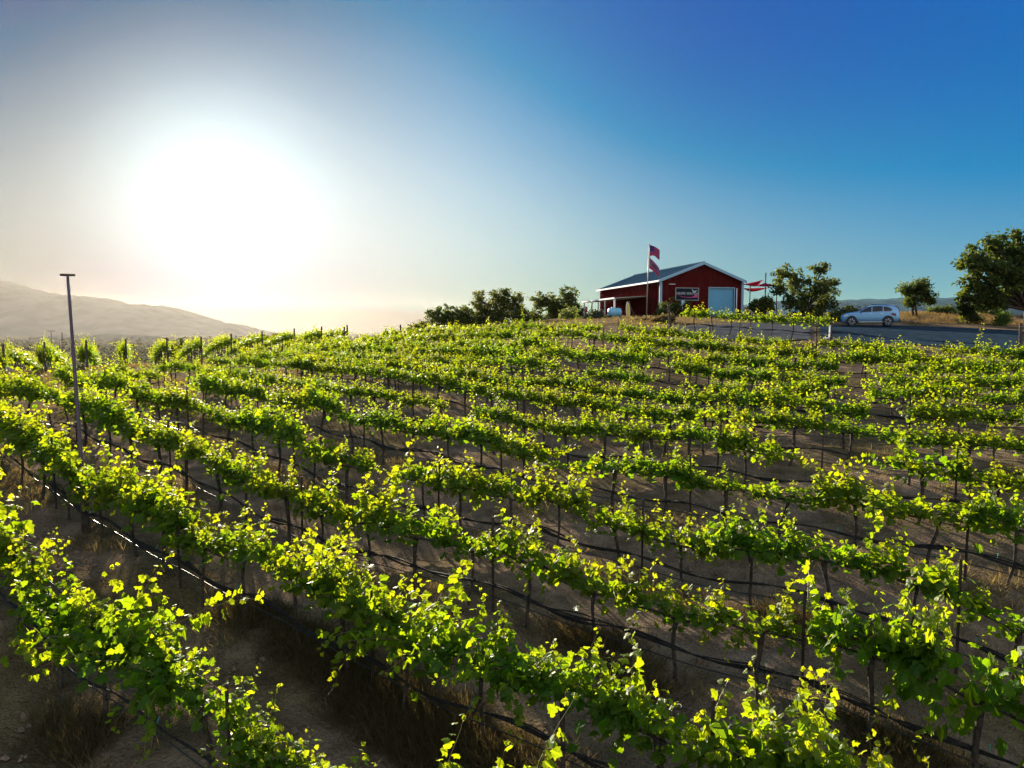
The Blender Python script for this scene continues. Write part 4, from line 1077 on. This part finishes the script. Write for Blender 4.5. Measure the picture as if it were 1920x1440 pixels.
        for xx in (1.45, -1.42):
            w = bpy.data.objects.new('wheel', None); C.objects.link(w); w.parent = root; w.location = (xx, sg*.83, .37)
            g = Geo(); a = np.linspace(0, math.pi, 13); n_ = 28
            prof = [(.25,-.11),(.34,-.125),(.365,-.10),(.37,0),(.365,.10),(.34,.125),(.25,.11)]
            V = []; F = []
            for i in range(n_):
                t = i*2*math.pi/n_
                V += [(r_*math.cos(t), yy, r_*math.sin(t)) for r_, yy in prof]
            kk = len(prof)
            for i in range(n_):
                for j in range(kk): F.append((i*kk+j, ((i+1)%n_)*kk+j, ((i+1)%n_)*kk+(j+1)%kk, i*kk+(j+1)%kk))
            g.add(V, F, 0, smooth=True); g.build('tyre', tyre_m, w)
            g = Geo()
            for i in range(7):
                t = i*2*math.pi/7; 
                for dt in (-.10,.10):
                    g.tube([(.05*math.cos(t), sg*.10, .05*math.sin(t)), (.24*math.cos(t+dt), sg*.115, .24*math.sin(t+dt))], .020, n=5)
            g.tube([(0,sg*.07,0),(0,sg*.12,0)], .06, n=12)
            for i in range(24):
                t0_, t1_ = i*2*math.pi/24, (i+1)*2*math.pi/24
                g.tube([(.25*math.cos(t0_), sg*.11, .25*math.sin(t0_)), (.25*math.cos(t1_), sg*.11, .25*math.sin(t1_))], .014, n=4)
            g.build('rim', rim_m, w)
            g = Geo(); g.tube([(0,-.06,0),(0,.06,0)], .245, n=24); g.build('hub_back', blk, w)
            g = Geo(); a = np.linspace(R(-12), R(192), 20); g.tube([(xx+.43*math.cos(t), sg*.925, .37+.43*math.sin(t)) for t in a], .045, n=6); g.build('wheel_arch', blk, root)
            g = Geo(); gp = [(.41*math.cos(t), .41*math.sin(t)) for t in np.linspace(R(-14), R(194), 20)]
            g.prism([(xx+a_, .37+c_) for a_, c_ in gp], min(sg*.70,sg*.951), max(sg*.70,sg*.951)); g.build('wheel_well', blk, root)
    g = Geo(); P = [(-.58,1.16),(.58,1.16),(.50,1.47),(-.50,1.47)]
    def rear(yv, zv): return np.interp(zv, [.95,1.05,1.12,1.24,1.48,1.60], [-2.34,-2.33,-2.32,-2.29,-2.18,-1.95])
    V = [(rear(a_, c_)-.035, a_, c_) for a_, c_ in P]+[(rear(a_, c_)+.10, a_, c_) for a_, c_ in P]
    g.hexa([V[i] for i in (0,1,5,4)]+[V[i] for i in (3,2,6,7)]); g.build('rear_window', gl, root)
    g = Geo(); V = [(1.02,-.62,1.185),(1.02,.62,1.185),(.28,.55,1.545),(.28,-.55,1.545)]
    g.hexa([(a_-.05,b_,c_-.05) for a_,b_,c_ in V]+[(a_+.012,b_,c_+.022) for a_,b_,c_ in V]); g.build('windscreen', gl, root)
    g = Geo(); g.box((-2.06,0,1.61), (.30,1.12,.035)); g.build('roof_spoiler', paint, root)
    g = Geo(); g.box((-2.28,0,.46), (.22,1.5,.22)); g.build('rear_bumper', blk, root)
    g = Geo(); g.box((-2.40,0,.56), (.02,1.3,.035)); g.build('bumper_strip', chrome, root)
    g = Geo(); g.box((2.28,0,.42), (.16,1.4,.20)); g.build('front_bumper', blk, root)
    g = Geo(); g.box((-2.385,0,.78), (.02,.42,.13)); g.build('number_plate', M['white'], root)
build_car()
bpy.data.objects['parked_car'].scale = (.93, 1.0, 1.05)

# ------------------------------------------------------------------ trees and shrubs
def tree(name, label, cat, px, Y, lobes, trunk=(.18, 1.5), m='tree_leaf', n_clump=40, per=26, leaf=.16, clump_r=.32, seed=0, stems=1, lean=0.0, group=None, shell=.55, limb=True, wood='bark', crown='crown'):
    """lobes: (px, py, radius_px_x, radius_px_y, depth offset) as seen from the photograph, turned into real ellipsoids at distance Y"""
    r = np.random.default_rng(1000+seed); x, y, z = gpt(px, Y); s = Y/FPX
    root = thing(name, label, cat, (x, y, z), 0, group)
    L = []
    for lx, ly, rx, ry, dy in lobes:
        c = at(lx, ly, Y)-np.array([x, y, z]); c[1] += dy; L.append((c, rx*s, (rx+ry)*.5*s, ry*s))
    vol = np.array([a_[1]*a_[3] for a_ in L]); vol = vol/vol.sum()
    P, D, N, S, T = [], [], [], [], []; tips = []
    for (c, rx, ry_, rz), w in zip(L, vol):
        k = max(3, int(n_clump*w*len(L)**.5)) if len(L) > 1 else n_clump
        u = r.normal(0,1,(k,3)); u /= np.linalg.norm(u, axis=1)[:,None]
        rad = 1-shell*r.random(k)**1.6
        rad *= .82+.36*r.random(k)
        cp = c+u*rad[:,None]*np.array([rx, ry_, rz])
        tips.append((c, cp))
        for q in cp:
            nn = int(per*r.uniform(.5,1.4)); cr = clump_r*r.uniform(.6,1.3)
            pp = q+r.normal(0,1,(nn,3))*np.array([cr,cr,cr*.7])*.55
            P.append(pp); D.append(unit(q-c)*.6+r.normal(0,.7,(nn,3))+np.array([0,0,-.15])); N.append(r.normal(0,.7,(nn,3))+np.array([0,0,.8])); S.append(leaf*r.uniform(.6,1.35,nn)); T.append(np.clip(r.uniform(0,.7)+r.normal(0,.15,nn),0,1))
    P, D, N, S, T = map(np.concatenate, (P, D, N, S, T))
    gb = -z
    g = Geo(); leaves(g, P, D, N, S, T, LEAF_MID if leaf > .2 else LEAF_FAR); g.build(crown, M[m], root, tint=True)
    g = Geo(); tr, th = trunk
    zlow = min(a_[0][2] for a_ in L)
    for st in range(stems):
        o = np.array([r.normal(0,.12*(stems > 1)), r.normal(0,.12*(stems > 1)), -.3]); fork = np.array([lean*th+r.normal(0,.25 if stems > 1 else .06), r.normal(0,.1), th])
        g.tube([o, o*.5+fork*.5+np.array([r.normal(0,.05),0,0]), fork], [tr*1.25, tr, tr*.85], n=8)
        if limb:
            for (c, cp) in tips[st::stems] if stems > 1 else tips:
                mid = (fork+c)*.5+r.normal(0,.12,3)+np.array([0,0,-.1]); g.tube([fork, mid, c], [tr*.6, tr*.4, tr*.24], n=6)
                for q in cp[::3]: g.tube([mid if r.random() < .4 else c, (c+q)*.5+r.normal(0,.08,3), q], [tr*.20, tr*.13, tr*.05], n=4)
    g.build('trunk', M[wood], root)
    return root
tree('oak_tree', 'low dark oak clump at the left end of the hilltop trees', 'tree', 850, 82, [(815,594,18,15,0),(838,590,20,16,.5),(865,590,22,17,-.5),(880,598,20,14,0),(850,605,44,10,0),(900,606,20,8,0)], (.16,.8), n_clump=150, seed=1, leaf=.17, shell=.9, group='trees left of the barn')
tree('oak_tree', 'tall open dark tree left of centre on the hilltop', 'tree', 938, 83, [(898,562,12,18,0),(912,585,24,20,.4),(940,565,26,24,0),(935,592,34,16,-.4),(968,570,16,22,.3),(975,592,16,16,0),(948,548,10,8,0),(930,602,42,11,0),(985,598,16,14,0),(905,592,16,14,0)], (.20,1.3), n_clump=190, seed=2, leaf=.17, stems=3, shell=.85, group='trees left of the barn')
tree('oak_tree', 'dark twin-lobed tree just left of the porch', 'tree', 1040, 90, [(1018,565,24,17,0),(1040,572,18,18,.5),(1066,558,18,20,0),(1074,575,14,16,0),(1050,585,16,12,0),(1085,588,10,14,0),(1003,592,14,13,0),(1030,598,24,9,0)], (.20,1.6), n_clump=165, seed=3, leaf=.17, stems=2, shell=.85, group='trees left of the barn')
tree('shrub', 'bright green rounded shrub in front of the dark trees left of porch', 'shrub', 1067, 78, [(1060,590,13,10,0),(1073,588,12,11,0),(1068,598,18,9,0)], (.06,.5), m='bright_leaf', n_clump=40, seed=4, leaf=.14, shell=.9)
tree('shrub', 'spiky grey-green shrub under the left end of the porch', 'shrub', 1113, 75, [(1105,596,12,9,0),(1120,592,11,11,0),(1128,598,8,8,0)], (.05,.4), m='grey_leaf', n_clump=36, seed=5, leaf=.18, shell=.9)
tree('shrub', 'small shrub on the crest left of the oak clump', 'shrub', 778, 70, [(770,616,9,6,0),(785,613,10,7,0),(795,610,8,7,0)], (.04,.4), n_clump=30, seed=6, leaf=.12, shell=.9)
tree('shrub', 'dark bushy shrub against the barn front left of the sign', 'shrub', 1255, 75.2, [(1244,582,13,12,0),(1262,573,12,12,0),(1268,586,14,12,0),(1238,592,12,7,0)], (.06,.5), n_clump=60, seed=7, leaf=.13, shell=.9)
tree('shrub', 'dark narrow shrub beside the meter box on the barn front', 'shrub', 1290, 75.6, [(1288,572,6,10,0),(1291,586,9,10,0)], (.05,.4), n_clump=40, seed=8, leaf=.12, shell=.9)
tree('grass_tussock', 'pale yellow grassy tussock near the leaning end post', 'grass', 1244, 58, [(1238,601,10,6,0),(1250,598,12,8,0),(1228,604,10,5,0)], (.02,.2), m='weed', n_clump=45, seed=9, leaf=.16, shell=.95, limb=False, crown='blades')
tree('grass_tussock', 'low straw tussock left of the pale one by the flagpole', 'grass', 1208, 62, [(1200,603,10,4,0),(1214,601,10,5,0)], (.02,.2), m='weed', n_clump=30, seed=10, leaf=.15, shell=.95, limb=False, crown='blades')
tree('broadleaf_tree', 'large open tree between the shade sails and the parked car', 'tree', 1512, 71, [(1470,512,18,13,0),(1462,540,14,16,0),(1500,530,22,20,.5),(1535,505,16,12,0),(1545,497,6,6,0),(1530,540,24,22,-.5),(1490,565,24,16,0),(1560,532,12,10,0),(1568,545,6,9,0),(1545,568,26,18,.3),(1515,585,34,12,0),(1500,598,30,8,-.5)], (.15, 1.2), n_clump=100, per=24, seed=11, leaf=.20, stems=3, shell=.9, clump_r=.34)
tree('broadleaf_tree', 'small dark umbrella-shaped tree under the shade sail posts', 'tree', 1428, 68, [(1418,571,10,8,0),(1434,566,12,9,0),(1442,574,8,8,0),(1424,580,14,7,0)], (.09,.9), n_clump=70, seed=12, leaf=.15, stems=2, shell=.9)
tree('shrub', 'dark dense bush behind the bonnet of the parked car', 'shrub', 1580, 65, [(1568,594,13,14,0),(1590,586,14,12,0),(1578,600,22,10,0),(1600,592,8,9,0)], (.08,.5), n_clump=60, seed=13, leaf=.15, shell=.9)
tree('broadleaf_tree', 'small round-crowned tree standing alone on the dirt mound right of car', 'tree', 1717, 66.5, [(1700,546,14,14,0),(1722,540,18,16,0),(1738,555,13,14,0),(1712,562,18,12,0),(1733,532,6,8,0),(1745,566,8,7,0)], (.09,1.3), n_clump=85, seed=14, leaf=.15, stems=3, shell=.92)
tree('shrub', 'low round shrub on the mound right of the small tree', 'shrub', 1765, 72, [(1752,584,12,7,0),(1772,581,14,8,0),(1785,586,8,6,0)], (.05,.4), n_clump=50, seed=15, leaf=.13, shell=.9)
tree('oak_tree', 'big spreading tree at the right edge with low leaning limbs', 'tree', 1932, 61, [(1813,498,16,18,0),(1835,478,20,18,.6),(1850,500,30,22,-.6),(1868,455,18,16,0),(1890,475,30,26,1),(1905,442,14,11,0),(1840,530,32,22,.5),(1885,525,40,28,-.8),(1915,500,40,40,0),(1812,556,16,14,0),(1850,560,36,16,0),(1900,560,40,18,.8),(1950,470,40,35,0),(1985,510,45,40,0),(1960,560,45,22,0),(2010,560,40,25,0)], (.26,1.4), n_clump=170, per=30, seed=16, leaf=.22, shell=.85, clump_r=.42, lean=-.25)
tree('shrub', 'dark pointed shrub under the left side of the big tree', 'shrub', 1815, 63, [(1812,585,12,14,0),(1820,598,14,9,0),(1806,574,7,8,0)], (.06,.5), n_clump=60, seed=17, leaf=.14, shell=.9)
tree('shrub', 'yellow-green shrub at the foot of the big tree', 'shrub', 1878, 61, [(1876,602,11,8,0),(1882,592,8,14,0)], (.09,.8), m='bright_leaf', n_clump=50, seed=18, leaf=.13, shell=.9)
for i, (px, top) in enumerate(((1829,570),(1838,572),(1852,582),(1866,580))):
    tree('young_tree', f"slender young tree with white stem under the big tree, {('leftmost','second from left','third from left','rightmost')[i]} of four", 'tree', px-(3 if i in (0,1,3) else 0), 73, [(px+2,top+2,9,8,0),(px-3,top+7,8,6,0)], (.055, (at(px,top+3,73)[2]-z1(*gpt(px,73)[:2]))), m='bright_leaf', n_clump=26, seed=20+i, leaf=.14, shell=.95, lean=.12, group='young trees under the big tree', wood='white')
for i, (px, Y, lob, wd) in enumerate(((328,72,[(320,655,8,9,0),(336,650,9,12,0),(330,664,14,8,0)],'dark bush behind the end-on rows, left of the others'),(447,76,[(440,640,6,7,0),(452,648,9,8,0),(446,655,12,7,0)],'dark bush on the skyline behind the end-on rows'),
        (497,80,[(494,634,6,9,0),(503,638,6,8,0)],'dark bush right of the eighth end-on row'),(525,84,[(520,633,9,5,0),(531,631,8,5,0)],'dark low bush farthest right behind the end-on rows'))):
    tree('shrub', wd, 'shrub', px, Y, lob, (.05,.4), n_clump=44, seed=40+i, leaf=.15, shell=.9, group='bushes behind the end-on rows')

# dry grass on the mound and by the yard
def area(px0, px1, Y0, Y1, thr, seed, sc=.5):
    def f(r, n):
        o = []
        while sum(map(len, o)) < n:
            Y = r.uniform(Y0, Y1, n); px = r.uniform(px0, px1, n); x = (px-960)/FPX*Y*.99
            ok = vnoise(x*sc+40, Y*sc, seed) > thr; o.append(np.c_[x, Y][ok])
        return np.concatenate(o)[:n]
    return f
M['straw'] = leaf_mat('straw', (.15,.105,.045), (.24,.165,.06), (.18,.12,.04), (.30,.20,.06), tf=.4, rough=.8, spec=.1)
grass('dry_grass', 'orange dry grass tufts covering the mound at the right', 1700, area(1690, 1960, 62, 74, .45, 31), .15, .42, 8, .16, M['straw'], 51, (.2,1), spread=.15)
grass('dry_grass', 'short dry grass round the barn and the hilltop trees', 2200, area(780, 1400, 52, 78, .52, 33), .12, .35, 8, .18, M['straw'], 52, (0,.8), spread=.15)
grass('dry_grass', 'dry brown grass along the dirt track at the left', 2600, area(-20, 560, 31, 52, .50, 35), .10, .35, 8, .14, M['straw'], 53, (0,.9), spread=.14)

# ------------------------------------------------------------------ valley scrub, utility poles, hills
r = np.random.default_rng(90); P, D, N, S, T = [], [], [], [], []
n = 0
while n < 5200:
    Y = 95*math.exp(r.uniform(0, 2.9)**1.0); az = R(r.uniform(-42, -8)); x = math.tan(az)*Y
    zz = z1(x, Y)
    if zz > -9: continue
    k = 14 if Y < 300 else 8; sz = r.uniform(.8, 2.4)*(1 if Y < 300 else 1.8 if Y < 700 else 3)
    c = np.array([x, Y, zz+.25*sz]); u = r.normal(0,1,(k,3))*np.array([.55,.55,.36])*sz
    P.append(c+u); D.append(u+r.normal(0,.4,(k,3))); N.append(r.normal(0,.6,(k,3))+np.array([0,0,1])); S.append(sz*r.uniform(.4,.75,k)); T.append(np.clip(r.uniform(0,.8)+r.normal(0,.1,k),0,1)); n += 1
P, D, N, S, T = map(np.concatenate, (P, D, N, S, T))
g = Geo(); leaves(g, P, D, N, S, T, LEAF_CARD); o = g.build('scrub', M['scrub'], None, tint=True)
tag(o, 'olive chaparral scrub covering the valley floor beyond the vineyard', 'scrub', None, 'stuff')
for i, (px, py, Y, arm, wd) in enumerate(((96,620,640,14,'nearest'),(116,623.5,640,2,'second nearest'),(56,632,1050,6,'third nearest'),(26.5,633,1100,4,'farthest'))):
    p = at(px, py, Y); zz = z1(p[0], p[1]); rt = thing('utility_pole', f"distant utility pole on the left valley skyline, {('with widest crossarm','without wide crossarm, right of the widest','with short crossarm, between the others','leftmost with small crossarm')[i]}", 'utility pole', (p[0], p[1], zz), 0, 'distant utility poles'); h = p[2]-zz
    g = Geo(); g.tube([(0,0,-1),(0,0,h)], .45 if i < 2 else .5, n=6); g.build('pole', M['wood'], rt)
    g = Geo(); g.box((0,0,h-.3), (arm*Y/FPX,.4,.5)); g.build('crossarm', M['wood'], rt)
def range_(name, prof, Y, depth, base, m, seed, rough):
    """hill range: crest line from the photograph at real distance Y, with spurs and a slope on both sides"""
    pf = np.array(prof, float); pxs = np.arange(pf[0,0], pf[-1,0]+1, (pf[-1,0]-pf[0,0])/260)
    crest = np.array([at(a_, np.interp(a_, pf[:,0], pf[:,1]), Y) for a_ in pxs]); n_ = 44; V = []
    for j in range(n_+1):
        t = j/n_*2-1
        for i, c in enumerate(crest):
            f = math.cos(t*math.pi/2)**1.15
            yy = Y+t*depth
            sp = (vnoise(np.array(i/260*26+t*1.3), np.array(abs(t)*2.2), seed)-.5)*rough*(1-f)*3.2*f + (vnoise(np.array(i/260*90.), np.array(t*9), seed+1)-.5)*rough*.35*(1-abs(t))*(abs(t) > .02)
            V.append((c[0], yy, base+(c[2]-base)*f+float(sp)))
    w = len(crest); ii = np.arange((n_+1)*w).reshape(n_+1, w)
    Fq = np.stack([ii[:-1,:-1], ii[:-1,1:], ii[1:,1:], ii[1:,:-1]], -1).reshape(-1,4)
    return tag(obj(name, grid_mesh(name, np.array(V), Fq), m=m), kind='structure')
M['hill'] = mat('hill_chaparral', (.075,.073,.06), .95, spec=.0, dark=(.045,.046,.038), scale=.012)
range_('hills', [(-420,516),(-250,512),(-120,516),(0,526),(30,536),(60,545),(90,550),(125,554),(165,556),(190,560),(225,569),(250,571),(300,574),(330,581),(365,593),(400,604),(420,606),(445,614),(480,628),(520,641),(560,648)], 3600, 900, VALLEY-20, M['hill'], 3, 60)
range_('hills', [(60,642),(90,636),(110,630),(130,628),(155,631),(180,630),(205,627),(240,628),(275,630),(300,637),(330,643),(370,647)], 1900, 250, VALLEY-8, M['hill'], 5, 9)
M['far_hill'] = mat('hill_haze_blue', (.035,.10,.13), .95, spec=.0, dark=(.025,.075,.10), scale=.012)  # chaparral slope with the blue of distant haze put into its colour
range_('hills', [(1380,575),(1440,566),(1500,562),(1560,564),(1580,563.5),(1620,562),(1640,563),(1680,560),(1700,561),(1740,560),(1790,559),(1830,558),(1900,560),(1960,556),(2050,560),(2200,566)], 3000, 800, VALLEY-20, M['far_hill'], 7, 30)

# ------------------------------------------------------------------ haze
hz = bpy.data.materials.new('haze'); hz.use_nodes = True; t = hz.node_tree; t.nodes.clear()
ho = nd(t, 'ShaderNodeOutputMaterial'); pv = nd(t, 'ShaderNodeVolumePrincipled')
pv.inputs['Color'].default_value = (1,.98,.95,1); pv.inputs['Density'].default_value = .000014; pv.inputs['Anisotropy'].default_value = .65
t.links.new(pv.outputs[0], ho.inputs['Volume'])
hb = Geo(); hb.box((0, 3500, 110), (12000, 9000, 400)); o = hb.build('haze', hz)
tag(o, 'thin pale dusty air over the valley and hills', 'haze', None, 'stuff')
